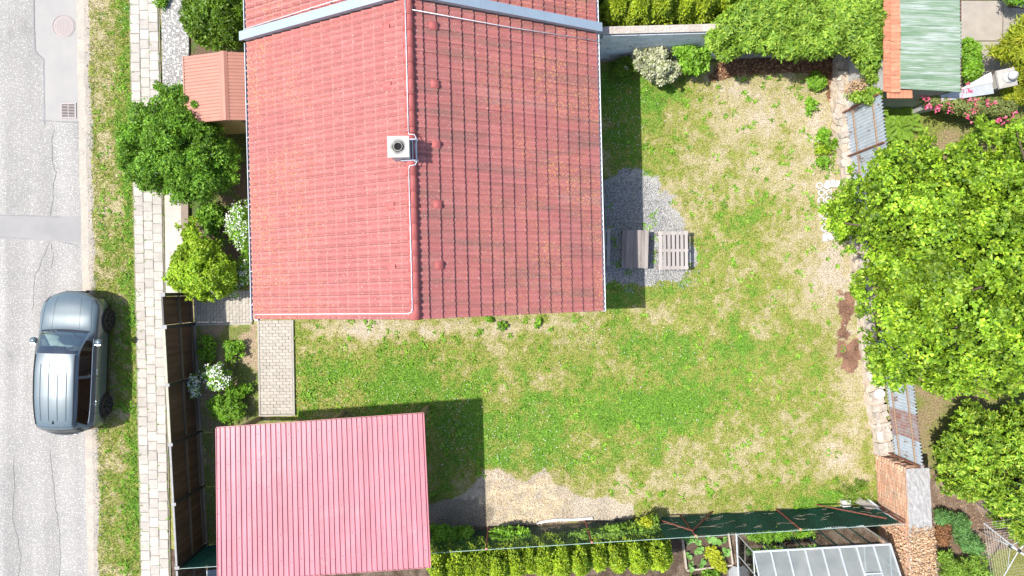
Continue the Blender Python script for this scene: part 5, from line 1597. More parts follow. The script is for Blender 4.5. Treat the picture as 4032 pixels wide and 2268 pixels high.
L_LETT = leafmat('yellow_leaf', [(0, (.28, .36, .02)), (1, (.55, .55, .04))], .35, .1)
M_PETW = mat('white_petal', (.78, .78, .74), (.70, .71, .66), 9, .7, bump=0)
M_PETP = leafmat('pink_petal', [(0, (.50, .04, .13)), (.5, (.68, .10, .22)), (1, (.75, .28, .36))], .2, .1, tcol=(.8, .2, .3))
M_BARK = mat('bark', (.12, .09, .065), (.08, .06, .045), 9, .95, bump=.8, bscale=30)
M_DEAD = leafmat('dead_leaf', [(0, (.24, .13, .07)), (.5, (.46, .29, .16)), (1, (.66, .50, .33))], .15, .15, tcol=(.5, .3, .1))
M_LITT = leafmat('litter_leaf', [(0, (.09, .045, .025)), (.6, (.19, .095, .05)), (1, (.42, .24, .12))], .1, .15, tcol=(.4, .2, .1))

def bush(name, label, cat, poly, z0, z1, edge, nl, rl, per, k, L, W, tilt, m_, kind='oval', seed=1, base=None, r0=.03, limbs=9, group=None,
         up=.35, low=.25, fol='foliage', stem='stem', slack=8, tj=.3, inset=.75, flat=1.0, zj=.7, jag=5):
    if jag:
        jr = random.Random(seed); jp = []
        for a_, b_ in zip(poly, poly[1:] + poly[:1]):
            dl = math.hypot(b_[0] - a_[0], b_[1] - a_[1]); n_ = max(1, int(dl / (jag * 2.2)))
            for j_ in range(n_):
                f_ = j_ / n_; of = jr.uniform(-jag, jag * .6); nx_, ny_ = (b_[1] - a_[1]) / (dl + 1e-6), -(b_[0] - a_[0]) / (dl + 1e-6)
                jp.append((a_[0] + (b_[0] - a_[0]) * f_ + nx_ * of, a_[1] + (b_[1] - a_[1]) * f_ + ny_ * of))
        poly = jp
    q, d, C_, Rr, rs = crown(poly, z0, z1, edge, nl, rl, per, seed, up, slack, low, flat, inset, zj)
    po = np.array(poly, float)
    b = P(*base) if base else P(*(po.mean(0))) * 1.0
    if not base:
        s_ = (H - (z0 + z1) / 2) / F; m2 = po.mean(0); b = Vector(((m2[0] - 2016) * s_, -(m2[1] - 1134) * s_, 0))
    root = thing(name, (b.x, b.y, 0), label, cat, group=group)
    me = leafmesh(fol, *rosettes(q, d, k, L, W, tilt, rs, tj=tj), kind=kind)
    link(fol, me, m_, root)
    mb = MB()
    if stem == 'trunk':
        top = Vector((b.x + .05, b.y, z0 + .25 * (z1 - z0)))
        mb.tube([b, b.lerp(top, .5) + Vector((.03, .02, 0)), top], [r0 * 1.25, r0, r0 * .85], 10)
        twigs(mb, top, C_, limbs, r0 * .55, rs)
    else: twigs(mb, b, C_, limbs, r0, rs)
    mb.build(stem, M_BARK, root, smooth=True)
    return root, C_, Rr, q, d, rs
def blossoms(root, pts, m_, n=10, spread=.06, size=.022, name='blossom', seed=1, each=False):
    rs = np.random.RandomState(seed)
    def mk(ps):
        ps = np.repeat(np.asarray(ps), n, 0) + rs.randn(len(ps) * n, 3) * spread * np.array([1, 1, .45])
        nr = unit(rs.randn(len(ps), 3) * .5 + np.array([0, 0, 1.0]))
        return leafmesh(name, *rosettes(ps, nr, 4, size, size * .9, .25, rs), kind='petal')
    if each:
        for p_ in pts: link(name, mk([p_]), m_, root)
    else: link(name, mk(pts), m_, root)

# ---- street side
YEW = [(600,318),(640,345),(690,322),(735,340),(745,385),(790,410),(805,385),(815,400),(805,440),(850,480),(880,520),(930,560),(945,620),(935,690),(920,740),(880,770),(800,800),(740,795),(690,800),(640,770),(560,745),(520,720),(475,660),(465,600),(455,530),(480,500),(500,440),(525,405),(590,395),(595,350)]
bush('yew_bush', 'large dark green yew bush spreading over pavement and salmon shed', 'bush', YEW, .5, 2.6, 1.3, 190, .30, 120, 4, .085, .034, .5, L_YEW, 'rhomb', 3, (740, 560), .06, 14, low=.3, slack=7)
LIME = [(753,845),(779,866),(776,893),(793,935),(855,948),(872,972),(879,1007),(917,1007),(933,1048),(931,1107),(914,1148),(862,1173),(814,1186),(738,1180),(693,1155),(662,1117),(631,1100),(655,1080),(659,1055),(683,997),(717,972),(731,948),(710,924),(724,903),(679,886),(693,869),(738,886),(742,850)]
bush('lime_shrub', 'yellow green leafy shrub beside the wooden gate', 'shrub', LIME, .35, 1.9, .9, 120, .21, 60, 4, .075, .048, .35, L_LIME, 'oval', 5, (800, 1040), .03, 12, slack=5)
WFL = [(880,850),(900,790),(985,785),(987,1100),(965,1150),(915,1195),(885,1185),(925,1130),(935,1000),(890,930)]
r_, C_, Rr, q, d, rs = bush('white_flower_bush', 'bush with many tiny white flowers tucked under the left gutter', 'bush', WFL, .2, 1.1, .5, 60, .2, 45, 3, .055, .03, .4, L_GREEN, 'oval', 6, (945, 960), .015, 8, slack=4)
sel = rs.permutation(len(q))[:260]; sel = sel[q[sel][:, 2] > .35]
blossoms(r_, q[sel] + np.array([0, 0, .06]), M_PETW, 4, .05, .026, 'flowers', 4)
bush('ground_ivy', 'low dark leafy plants in the shaded front bed', 'plants', [(745,800),(860,790),(890,850),(880,950),(800,930),(770,860)], .08, .35, .4, 40, .14, 26, 3, .07, .045, .3, L_YEW, 'oval', 8, low=.6, limbs=4, r0=.008)
TH1 = [(700,60),(720,10),(735,-80),(990,-90),(1000,150),(945,185),(880,200),(820,195),(770,165),(720,110)]
bush('thuja_bush', 'dark green thuja above the salmon shed, cut by the top edge', 'bush', TH1, .3, 2.1, .8, 110, .26, 90, 3, .095, .045, .6, L_THUJAD, 'rhomb', 9, (850, 60), .05, 10, slack=5)
bush('pavement_weed', 'leafy light green weed growing on the pavement at the top edge', 'weed', [(612,-20),(655,-20),(650,25),(625,32),(612,10)], .05, .3, .2, 10, .1, 20, 4, .11, .04, .4, L_GREEN, 'oval', 10, limbs=3, r0=.006, inset=.3)

# ---- flower bed between fence and path
r_, C_, Rr, q, d, rs = bush('white_flower_plant', 'tall white flowering plant in the bed left of the block path', 'plant', [(790,1440),(870,1430),(910,1455),(915,1510),(880,1550),(835,1550),(795,1500)], .2, .95, .4, 34, .16, 40, 3, .06, .03, .4, L_GREEN, 'oval', 12, (840, 1480), .01, 7, slack=5)
sel = rs.permutation(len(q))[:170]; sel = sel[q[sel][:, 2] > .4]
blossoms(r_, q[sel] + np.array([0, 0, .07]), M_PETW, 4, .045, .026, 'flowers', 5)
r_, C_, Rr, q, d, rs = bush('fence_flower_plant', 'slender white flowers leaning over the foot of the brown fence', 'plant', [(735,1490),(770,1470),(790,1500),(785,1560),(755,1570),(735,1545)], .3, .9, .3, 14, .12, 24, 3, .06, .02, .6, L_GREEN, 'oval', 13, limbs=8, r0=.006, inset=.3)
sel = rs.permutation(len(q))[:70]; blossoms(r_, q[sel] + np.array([0, 0, .05]), M_PETW, 4, .05, .024, 'flowers', 6)
bush('bed_bush', 'dense green leafy bush in the bed at the lower end of the block path', 'bush', [(810,1565),(860,1545),(920,1550),(965,1590),(975,1640),(930,1672),(850,1665),(815,1610)], .15, .65, .4, 44, .16, 40, 4, .06, .028, .4, L_GREEN, 'rhomb', 14, limbs=6, r0=.01)
bush('bed_weed', 'loose green weeds in the sunny upper part of the flower bed', 'weeds', [(880,1335),(930,1325),(960,1350),(965,1400),(930,1440),(890,1425),(872,1380)], .05, .4, .3, 18, .12, 24, 4, .06, .035, .3, L_GREEN, 'oval', 15, limbs=4, r0=.006, inset=.4)
bush('shaded_weed', 'dark green weeds in the fence shadow at the top of the flower bed', 'weeds', [(780,1320),(840,1310),(860,1340),(840,1440),(790,1430),(770,1370)], .05, .35, .3, 16, .13, 22, 4, .07, .035, .3, L_GREEN, 'oval', 16, limbs=4, r0=.006, inset=.4)
bush('tall_leaf_weed', 'long leaved plant drooping over the edge of the block path', 'plant', [(890,1530),(980,1520),(1020,1535),(960,1560),(900,1570)], .1, .45, .3, 10, .12, 16, 4, .17, .03, .2, L_GREEN, 'oval', 17, limbs=4, r0=.006, inset=.2)

# ---- top right: thujas, creeper hedge, shrubs
def thuja(x, y, h, r, m_, seed, label, group, n=1500, L=.105):
    rs = np.random.RandomState(seed)
    root = thing('thuja', (x, y, 0), label, 'thuja', group=group)
    hh = rs.rand(n) ** .8
    a = rs.rand(n) * 2 * math.pi
    lob = 1 + .13 * np.sin(a * 5 + hh * 9 + seed) + .10 * np.sin(a * 3 - hh * 14) + rs.randn(n) * .05
    rr = r * np.clip(1 - hh ** 2.4, 0, 1) ** .6 * lob * (.72 + .28 * np.minimum(hh / .25, 1))
    z = .12 + hh * (h - .12)
    pos = np.stack([x + rr * np.cos(a), y + rr * np.sin(a), z], 1)
    nr = unit(np.stack([np.cos(a), np.sin(a), .35 + 1.2 * hh ** 3], 1) + rs.randn(n, 3) * .25)
    me = leafmesh('foliage', *rosettes(pos, nr, 4, L, L * .5, .7, rs, tj=.35), kind='rhomb')
    link('foliage', me, m_, root)
    mb = MB(); mb.lathe([(r * .62 * (1 - t_ ** 2.6) ** .6 + .001, .1 + t_ * (h * .93 - .1)) for t_ in [k / 8 for k in range(9)]], 12, Matrix.Translation((x, y, 0)))
    mb.build('inner_twigs', bpy.data.materials.get('inner_twig_green') or mat('inner_twig_green', (.03, .045, .010), (.02, .03, .008), 12, .95), root, smooth=True)
    MB().tube([(x, y, 0), (x, y, h * .5)], .04, 8).build('trunk', M_BARK, root)
for k, (px, py) in enumerate([(2432,22),(2515,30),(2600,18),(2690,12),(2775,-2),(2860,-30)]):
    q = P(px, py, 2.0)
    thuja(q.x, q.y, 2.5 + .2 * (k % 3), .48, L_THUJA, 30 + k, 'olive green thuja in the hedge behind the grey block wall, ' + ['nearest the house', 'second from the house', 'third from the house', 'fourth from the house', 'fifth from the house', 'next to the creeper'][k], 'thujas behind the block wall', 1900)
q = P(2372, -10, 1.2); thuja(q.x, q.y, 1.6, .5, L_THUJAD, 41, 'dark shaded thuja squeezed against the right gutter at the top edge', None, 1000)
HEDGE = [(2690,112),(2740,100),(2800,95),(2830,60),(2890,20),(2940,-40),(3000,-90),(3510,-90),(3505,100),(3490,200),(3480,270),(3462,330),(3425,345),(3400,300),(3370,240),(3330,205),(3260,220),(3200,228),(3130,232),(3060,225),(3000,205),(2950,200),(2900,215),(2870,240),(2830,230),(2800,190),(2770,140),(2720,130)]
bush('creeper_hedge', 'broad bright green creeper mass covering the wall beside the green shed', 'hedge', HEDGE, .9, 2.6, .55, 420, .33, 62, 4, .115, .042, .30, L_HEDGE, 'oval', 50, (3100, 130), .04, 14, low=.12, slack=6, flat=.7)
bush('variegated_shrub', 'creamy white variegated shrub in front of the block wall', 'shrub', [(2440,200),(2470,185),(2510,205),(2560,165),(2620,170),(2680,158),(2670,180),(2645,215),(2670,240),(2680,290),(2650,315),(2600,335),(2560,320),(2520,290),(2500,260),(2480,295),(2455,285),(2460,270),(2500,240),(2490,215)], .25, 1.35, .6, 60, .14, 34, 4, .095, .055, .4, L_VARI, 'oval', 51, (2590, 250), .02, 9, slack=5)
bush('green_shrub', 'fresh green shrub right of the variegated shrub', 'shrub', [(2655,165),(2700,140),(2760,150),(2800,190),(2805,240),(2780,280),(2720,292),(2680,280),(2672,240),(2650,210)], .25, 1.4, .6, 60, .17, 36, 4, .085, .058, .35, L_GREEN, 'oval', 52, (2725, 225), .02, 9, slack=5)
bush('small_thuja', 'small dull green dwarf conifer in the shade left of the variegated shrub', 'bush', [(2410,240),(2470,215),(2505,225),(2510,270),(2480,310),(2420,320),(2400,285)], .1, .7, .35, 34, .16, 50, 3, .06, .03, .5, L_THUJAD, 'rhomb', 53, limbs=4, r0=.01)
bush('wall_ivy', 'green ivy hanging over the upper end of the corrugated fence', 'ivy', [(3330,370),(3390,360),(3440,340),(3495,345),(3500,370),(3455,400),(3440,420),(3400,400),(3380,425),(3350,395)], 1.2, 2.3, .4, 40, .15, 40, 3, .075, .05, .3, L_HEDGE, 'oval', 54, (3420, 400), .015, 5, slack=4)
bush('edge_shrub', 'rounded green shrub on the lawn corner below the creeper', 'shrub', [(3175,285),(3230,280),(3258,310),(3250,345),(3210,358),(3178,335)], .1, .55, .35, 24, .13, 34, 4, .06, .045, .3, L_GREEN, 'oval', 55, limbs=4, r0=.01, inset=.4)
for k, (px, py, r_, lab) in enumerate([(3245,525,32,'leafy plant beside the stone wall, topmost of the row'),(3262,560,30,'pointed leaved plant beside the stone wall below the topmost plant'),(3240,600,34,'yellow green plant beside the stone wall in the middle of the row'),(3250,640,32,'low spreading plant beside the stone wall, lowest of the row'),(3190,420,34,'dark green weed patch on the dry upper right lawn')]):
    poly = [(px + r_ * math.cos(a) * rnd.uniform(.6, 1.3), py + r_ * rnd.uniform(.6, 1.2) * math.sin(a)) for a in [2 * math.pi * j / 10 for j in range(10)]]
    bush('border_plant', lab, 'plant', poly, .05, .30, .25, 9, .08, 9, 5, .12, .042, .45, L_LIME if k == 2 else L_GREEN, 'oval', 60 + k, limbs=3, r0=.006, inset=.2, slack=14)
for k, (px, py, rx, ry, lab) in enumerate([(1978,1283,20,20,'round bright green weed clump below the gable edge'),(2118,1268,12,22,'narrow green weed clump right of the round one below the gable'),(1925,1258,24,10,'green weed clump half under the gable edge')]):
    poly = [(px + rx * math.cos(a), py + ry * math.sin(a)) for a in [2 * math.pi * j / 10 for j in range(10)]]
    bush('lawn_weed', lab, 'weed', poly, .03, .12, .15, 8, .06, 9, 4, .06, .05, .15, L_GREEN, 'oval', 70 + k, limbs=3, r0=.004, inset=.2, slack=2)

# ---- right side: big tree, second tree, roses, conifers
TREE = [(3488,575),(3540,548),(3600,520),(3650,525),(3700,590),(3745,580),(3790,530),(3830,480),(3880,468),(3950,500),(4000,470),(4060,480),(4350,500),(4450,900),(4420,1350),(4300,1500),(4100,1570),(4032,1560),(3960,1545),(3880,1575),(3800,1545),(3730,1560),(3660,1545),(3590,1530),(3540,1545),(3490,1530),(3440,1500),(3415,1450),(3425,1380),(3395,1330),(3365,1260),(3378,1180),(3345,1150),(3360,1090),(3400,1040),(3385,1005),(3320,1010),(3290,960),(3255,900),(3240,840),(3250,770),(3300,735),(3330,700),(3330,650),(3390,640),(3430,600)]
bush('broadleaf_tree', 'big broadleaf tree with bright yellow green crown on the right', 'tree', TREE, 1.5, 6.0, 2.4, 470, .40, 50, 7, .095, .06, .35, L_TREE, 'obov', 80, (3830, 1050), .16, 26, fol='crown', stem='trunk', slack=9, low=.30, zj=.52, jag=16)
TREE2 = [(3812,1584),(3757,1656),(3740,1700),(3685,1772),(3690,1810),(3702,1843),(3724,1932),(3770,1950),(3812,1981),(3873,1965),(3900,2010),(3928,2048),(3983,2081),(4032,2130),(4300,2180),(4420,1900),(4300,1600),(4032,1580),(3980,1600),(3920,1640),(3880,1600)]
bush('laurel_tree', 'smaller bright green laurel tree in the lower right garden', 'tree', TREE2, .5, 3.0, 1.4, 300, .30, 30, 7, .115, .040, .45, L_TREE2, 'oval', 81, (3960, 1830), .08, 16, fol='crown', stem='trunk', slack=9, zj=.6, inset=.3, jag=26)
ROSE = [(3600,385),(3640,350),(3700,355),(3780,368),(3840,365),(3900,378),(3960,385),(4015,395),(4005,450),(3975,470),(3930,465),(3880,450),(3840,470),(3780,455),(3740,440),(3700,430),(3650,420)]
r_, C_, Rr, q, d, rs = bush('rose_bush', 'climbing rose bush with pink blossoms in front of the green shed', 'bush', ROSE, .7, 1.8, .5, 110, .2, 60, 3, .055, .034, .3, L_OLIVE, 'oval', 82, (3820, 430), .02, 12, slack=6)
fl = [(3668,344),(3642,359),(3676,359),(3633,390),(3650,385),(3652,418),(3666,423),(3684,430),(3697,416),(3735,405),(3742,434),(3812,333),(3823,350),(3816,358),(3788,371),(3823,388),(3834,397),(3841,419),(3838,428),(3818,428),(3889,408),(3916,408),(3803,454),(3818,464),(3953,465),(3976,464),(3931,480),(3949,485),(3993,447)]
blossoms(r_, [tuple(P(x, y, 1.75)) for x, y in fl], M_PETP, 8, .05, .036, 'blossom', 8, True)
bush('yard_shrub', 'green shrub between the green roof and the concrete yard', 'shrub', [(3790,150),(3830,145),(3865,190),(3870,250),(3875,300),(3840,335),(3800,330),(3785,260)], .2, 1.2, .5, 60, .19, 50, 4, .07, .035, .35, L_GREEN, 'oval', 83, (3820, 250), .02, 6)
YC = [(3870,205),(3920,180),(3960,160),(3985,110),(4040,60),(4150,40),(4200,250),(4120,330),(4030,330),(3990,290),(4000,240),(3940,230)]
bush('golden_conifer', 'golden yellow conifer at the right edge above the pillar', 'conifer', YC, .4, 2.2, .8, 70, .26, 40, 4, .20, .03, .2, L_YELC, 'rhomb', 84, (4060, 200), .04, 10, inset=.4)
bush('golden_bush', 'low golden conifer branch beside the rose bush at the right edge', 'conifer', [(3925,370),(3975,345),(4020,330),(4100,330),(4130,420),(4020,400),(3960,395)], .4, 1.5, .4, 36, .2, 40, 4, .17, .026, .2, L_YELC, 'rhomb', 85, limbs=6, inset=.3)
bush('top_bush', 'dark green bush at the top right corner edge', 'bush', [(3945,-60),(4150,-60),(4150,20),(4000,15),(3950,5)], .3, 1.5, .5, 24, .22, 40, 4, .08, .04, .4, L_YEW, 'oval', 86, limbs=4, inset=.4)
JA = [(3680,2000),(3720,2010),(3765,2022),(3770,2050),(3740,2060),(3690,2070)]
JB = [(3745,2040),(3790,2015),(3812,2040),(3818,2075),(3840,2110),(3870,2130),(3875,2190),(3820,2180),(3770,2150),(3750,2100)]
JC = [(3690,2180),(3740,2170),(3780,2200),(3820,2190),(3880,2180),(3905,2230),(3910,2330),(3715,2330),(3700,2250)]
JD = [(3682,2070),(3740,2060),(3750,2110),(3740,2150),(3690,2160)]
bush('juniper', 'blue green juniper at the foot of the brick wall, uppermost one', 'juniper', JA, .1, .5, .3, 30, .15, 40, 4, .09, .022, .35, L_JUN, 'rhomb', 87, limbs=5, r0=.012)
bush('juniper', 'grey green spreading juniper left of the clothes dryer', 'juniper', JB, .1, .6, .4, 50, .17, 40, 4, .10, .022, .35, L_JUN, 'rhomb', 88, limbs=6, r0=.012)
bush('juniper', 'bright green juniper at the bottom edge left of the clothes dryer', 'juniper', JC, .1, .7, .4, 70, .18, 40, 4, .10, .024, .35, L_JUNG, 'rhomb', 89, limbs=6, r0=.012)
bush('juniper', 'half dead rust brown juniper against the brick wall', 'juniper', JD, .08, .45, .3, 30, .14, 40, 4, .08, .022, .35, L_JUNB, 'rhomb', 90, limbs=6, r0=.012)
# ferns
for k, (px, py, a_, lab) in enumerate([(3500,520,.2,'light green fern right of the corrugated fence, lower one'),(3505,455,.9,'light green fern close to the grey shed wall'),(3530,500,-.3,'light green fern spreading towards the big tree')]):
    b = P(px, py)
    root = thing('fern', (b.x, b.y, 0), lab, 'fern', group='ferns behind the corrugated fence')
    for j in range(8):
        a = a_ + j * 2 * math.pi / 8 + rnd.uniform(-.2, .2); Lf = rnd.uniform(.45, .7)
        n = 26
        tt = np.linspace(.12, 1, n)
        ctr = np.stack([tt * Lf * math.cos(a), tt * Lf * math.sin(a), .12 + .35 * np.sin(tt * 2.3)], 1)
        dirv = np.array([math.cos(a), math.sin(a), 0]); sd = np.array([-math.sin(a), math.cos(a), 0])
        wl_ = .16 * np.sin(np.pi * np.clip(tt * .92 + .08, 0, 1)) + .02
        pos = np.concatenate([ctr, ctr]); dd = np.concatenate([np.tile(sd * .92 + dirv * .38, (n, 1)), np.tile(-sd * .92 + dirv * .38, (n, 1))])
        me = leafmesh('frond', pos, unit(dd), np.tile([0, 0, 1.0], (2 * n, 1)), np.concatenate([wl_, wl_]), np.full(2 * n, .03), 'rhomb')
        link('frond', me, L_FERN, root, Matrix.Translation((b.x, b.y, 0)))

# ---- bottom: thuja hedge beyond the mesh fence, climbers on it
hx = [1724,1795,1844,1900,1962,2030,2090,2150,2213,2287,2366,2441,2524,2610]
nm = ['next to the carport roof edge','second from the carport','third from the carport','fourth from the carport','fifth from the carport','sixth from the carport','seventh from the carport','seventh from the raised bed','sixth from the raised bed','fifth from the raised bed','fourth from the raised bed','third from the raised bed','second from the raised bed','next to the raised bed']
for k, px in enumerate(hx):
    z = 2.0
    q = P(px, 2262 - (px - 1724) * .045, z)
    thuja(q.x, q.y, 1.8 + .6 * rnd.random() + (.1 if k > 8 else 0), .33 + .12 * rnd.random(), L_THUJAB, 100 + k, 'bright green thuja in the hedge below the mesh fence, ' + nm[k], 'thuja hedge beyond the mesh fence', 1300, .085)
bush('fence_climber', 'leafy green climber at the mesh fence next to the carport corner', 'climber', [(1690,2050),(1745,2062),(1800,2075),(1860,2068),(1875,2150),(1690,2168)], .1, .9, .4, 60, .16, 40, 3, .075, .05, .3, L_GREEN, 'oval', 120, limbs=6, r0=.012)
bush('fence_climber', 'pale green bramble tangled at the mesh fence left of the white pole', 'climber', [(1925,2085),(1990,2065),(2060,2080),(2110,2110),(2100,2140),(2000,2152),(1930,2150)], .1, .8, .4, 46, .15, 34, 3, .075, .045, .3, L_GREEN, 'oval', 121, limbs=6, r0=.012)
bush('fence_climber', 'dense green climber at the mesh fence ending at the shade cloth', 'climber', [(2230,2095),(2330,2078),(2450,2062),(2530,2050),(2590,2015),(2612,2075),(2590,2108),(2400,2125),(2240,2135)], .1, 1.0, .4, 76, .17, 40, 3, .075, .045, .3, L_JUNG, 'oval', 122, limbs=8, r0=.012)
bush('yellow_climber', 'yellow green climber tip at the left end of the long shade cloth', 'climber', [(2510,2045),(2560,2025),(2580,2050),(2560,2085),(2510,2090)], .4, 1.2, .3, 14, .12, 30, 3, .06, .05, .3, L_LETT, 'oval', 123, limbs=3, r0=.006, inset=.4)
bush('corner_grass', 'tall tuft of dark green grass in the lower right lawn corner', 'grass tuft', [(3300,1900),(3400,1890),(3440,1940),(3440,1985),(3340,1990),(3290,1950)], .02, .06, .3, 16, .08, 10, 4, .17, .013, .45, L_JUNG, 'rhomb', 124, limbs=3, r0=.004, inset=.2)
# bare twigs and hay hanging on the cloth
mb = MB(); rs = np.random.RandomState(9)
for k in range(34):
    d = md(2620) + rs.rand() * (mL - md(2620) - .2); z = rs.uniform(.25, 1.5)
    q0 = mp(d, .05, z); pts = [q0]
    for j in range(6): pts.append(pts[-1] + mD * (rs.randn() * .10 + .05) + Vector((0, 0, rs.randn() * .05)) + mN * abs(rs.randn()) * .012)
    mb.tube(pts, .0028, 4, False)
o = mb.build('dry_vines', mat('dry_vine', (.36, .31, .24), (.25, .21, .16), 10, .9, bump=0)); tag(o, 'thin dry vine twigs caught on the dark green shade cloth', 'vines', kind='stuff')
bush('greenhouse_weeds', 'long green weeds growing between the shade cloth and the greenhouse', 'weeds', [(2925,2098),(3000,2090),(3100,2085),(3200,2078),(3205,2105),(3100,2118),(3010,2125),(2940,2118)], 1.0, 1.66, .3, 40, .1, 24, 3, .13, .018, .3, L_GREEN, 'rhomb', 125, limbs=8, r0=.006, inset=.2)
# vegetables
SEED_AT = ['near the left plank', 'below the red post cap', 'upper middle', 'large one right of the middle', 'in the upper right corner', 'halfway down the left plank', 'left of the lettuce', 'lower middle left of the lettuce', 'in the lower left corner', 'halfway down the right plank', 'right of the lettuce by the plank', 'in the upper left corner under the cloth', 'directly under the cloth edge']
for k, (px, py, r_) in enumerate([(2708,2138,18),(2746,2135,15),(2782,2112,15),(2812,2128,24),(2856,2125,15),(2708,2182,15),(2752,2168,22),(2756,2212,20),(2720,2222,16),(2862,2165,20),(2850,2190,16),(2698,2112,14),(2735,2110,14)]):
    b = P(px, py, .1); rs = np.random.RandomState(k)
    root = thing('seedling', (b.x, b.y, .08), 'broad leaved seedling in the raised bed, ' + SEED_AT[k], 'seedling', group='seedlings in the raised bed')
    n = 8
    pos = np.tile([0, 0, .06], (2, 1)) + rs.randn(2, 3) * .03
    pos[:, 2] = np.abs(pos[:, 2])
    me = leafmesh('leaves', *rosettes(pos, np.tile([0, 0, 1.0], (2, 1)), 4, r_ / 127., r_ / 127. * .95, .35, rs), kind='oval')
    link('leaves', me, L_BED, root, None, False)
bush('lettuce_row', 'yellow green lettuce plants across the raised bed', 'lettuce', [(2775,2160),(2810,2150),(2835,2180),(2860,2215),(2855,2255),(2825,2250),(2800,2215),(2780,2190)], .1, .4, .2, 26, .1, 20, 4, .07, .055, .35, L_LETT, 'oval', 126, limbs=2, r0=.004, inset=.3, slack=3)
bush('bed_edge_plants', 'small green plants below the plank of the raised bed', 'plants', [(2760,2255),(2790,2240),(2860,2250),(2880,2300),(2720,2310),(2710,2270)], .05, .3, .2, 16, .1, 18, 4, .08, .04, .35, L_GREEN, 'oval', 127, limbs=2, r0=.004, inset=.3)

# ================================================================== LOOSE GROUND COVER
def keep_out(PX, PY):
    bad = inpoly(PX, PY, [(1012,1250),(1158,1250),(1162,1645),(1022,1650)]) | inpoly(PX, PY, [(755,1145),(1022,1145),(1022,1290),(755,1290)])
    bad |= inpoly(PX, PY, [(640,690),(748,690),(748,1165),(655,1170)]) | inpoly(PX, PY, [(630,-200),(750,-200),(745,430),(640,430)])
    bad |= inpoly(PX, PY, [(3360,150),(4600,150),(4600,360),(3790,360)])
    return bad
rs = np.random.RandomState(77)
def scatter_grass(name, label, x0, x1, y0, y1, n, hmul, filt, dmul=1.0, gadd=0.0):
    x, y = rs.uniform(x0, x1, n), rs.uniform(y0, y1, n)
    PX, PY = 2016 + x * F / H, 1134 - y * F / H
    ok = filt(PX, PY) & ~keep_out(PX, PY)
    x, y, PX, PY = x[ok], y[ok], PX[ok], PY[ok]
    C_, D_, G_ = ground_paint(PX, PY)
    ok = rs.rand(len(x)) < np.clip(D_ * dmul, 0, 1)
    x, y, C_, G_ = x[ok], y[ok], C_[ok], G_[ok] + gadd
    n = len(x)
    a = rs.rand(n) * 2 * math.pi; e = rs.uniform(.15, 1.1, n)
    d = np.stack([np.cos(a) * np.cos(e), np.sin(a) * np.cos(e), np.sin(e)], 1)
    nr = np.stack([-np.cos(a) * np.sin(e), -np.sin(a) * np.sin(e), np.cos(e)], 1)
    L_ = rs.uniform(.035, .085, n) * hmul * (0.7 + .5 * np.clip(G_, 0, 1)); W_ = rs.uniform(.010, .019, n)
    green = lerp3((.245, .28, .042), (.125, .28, .024), sstep(.4, 1.0, G_ + rs.randn(n) * .12))
    dry = lerp3((.43, .36, .20), (.27, .26, .075), rs.rand(n) * sstep(-.3, .3, G_))
    t_ = (rs.rand(n) < .08 + .92 * sstep(.12, .7, G_))[:, None]
    cc_ = np.where(t_, green, dry) * rs.uniform(.45, 1.5, n)[:, None]
    z = (fbm(x, y, .8, 2) - .5) * .03
    me = leafmesh(name, np.stack([x, y, z], 1), d, nr, L_, W_, 'blade', cc_)
    o = link(name, me, M_BLADE)
    tag(o, label, 'grass', kind='stuff')
M_BLADE = colmat('grass_blade', .6, 0, 10, 0, .3)
scatter_grass('lawn_grass', 'short patchy lawn grass, green and straw coloured', -9.6, 11.6, -8.0, 7.0, 380000, 1.0,
              lambda X, Y: ~inpoly(X, Y, [(1000, 200), (2290, 200), (2310, 1235), (1000, 1255)]) & ~inpoly(X, Y, NEIGH_S) & ~inpoly(X, Y, HEDGEBED), .9)
scatter_grass('verge_grass', 'rough mixed grass on the verge between road and pavement', -13.3, -11.2, -11, 11, 60000, 1.35,
              lambda X, Y: (X > 372 + .02 * (Y - 1134) + (fbm(Y * .02, X * 0, .6, 2) - .5) * 40) & (X < 540 + .02 * (Y - 1134)), 1.5, .12)
scatter_grass('neighbour_grass', 'mossy grass in the shade of the neighbouring right hand garden', 11.2, 17.5, -9, 6, 60000, 1.0,
              lambda X, Y: inpoly(X, Y, NEIGH_E), 1.0, .1)
# taller green weeds dotted over lawn and verge
def weeds(name, label, cen, n, L, W, m_, sp=.12, filt=None, k=5):
    q = np.array([tuple(P(*c_)) for c_ in cen]); q = np.repeat(q, n, 0) + rs.randn(len(cen) * n, 3) * np.array([sp, sp, 0])
    q[:, 2] = .015
    me = leafmesh(name, *rosettes(q, unit(np.tile([0, 0, 1.0], (len(q), 1)) + rs.randn(len(q), 3) * .2), k, L, W, .4, rs, .4), kind='oval')
    return tag(link(name, me, m_), label, 'weeds', kind='stuff')
def rpts(n, filt, box_):
    out_ = []
    while len(out_) < n:
        x, y = rs.uniform(box_[0], box_[1]), rs.uniform(box_[2], box_[3])
        if filt(x, y): out_.append((x, y))
    return out_
def onlawn(x, y):
    return not (1000 < x < 2372 and y < 1255) and not inpoly([x], [y], NEIGH_S)[0] and not inpoly([x], [y], SAND)[0] and not inpoly([x], [y], GRAVEL)[0] and not keep_out(np.array([x]), np.array([y]))[0] and not inpoly([x], [y], LITTER)[0]
weeds('lawn_weeds', 'small green weed rosettes dotted over the lawn', rpts(420, onlawn, (1180, 3330, 300, 2030)), 3, .085, .034, L_GREEN, .06)
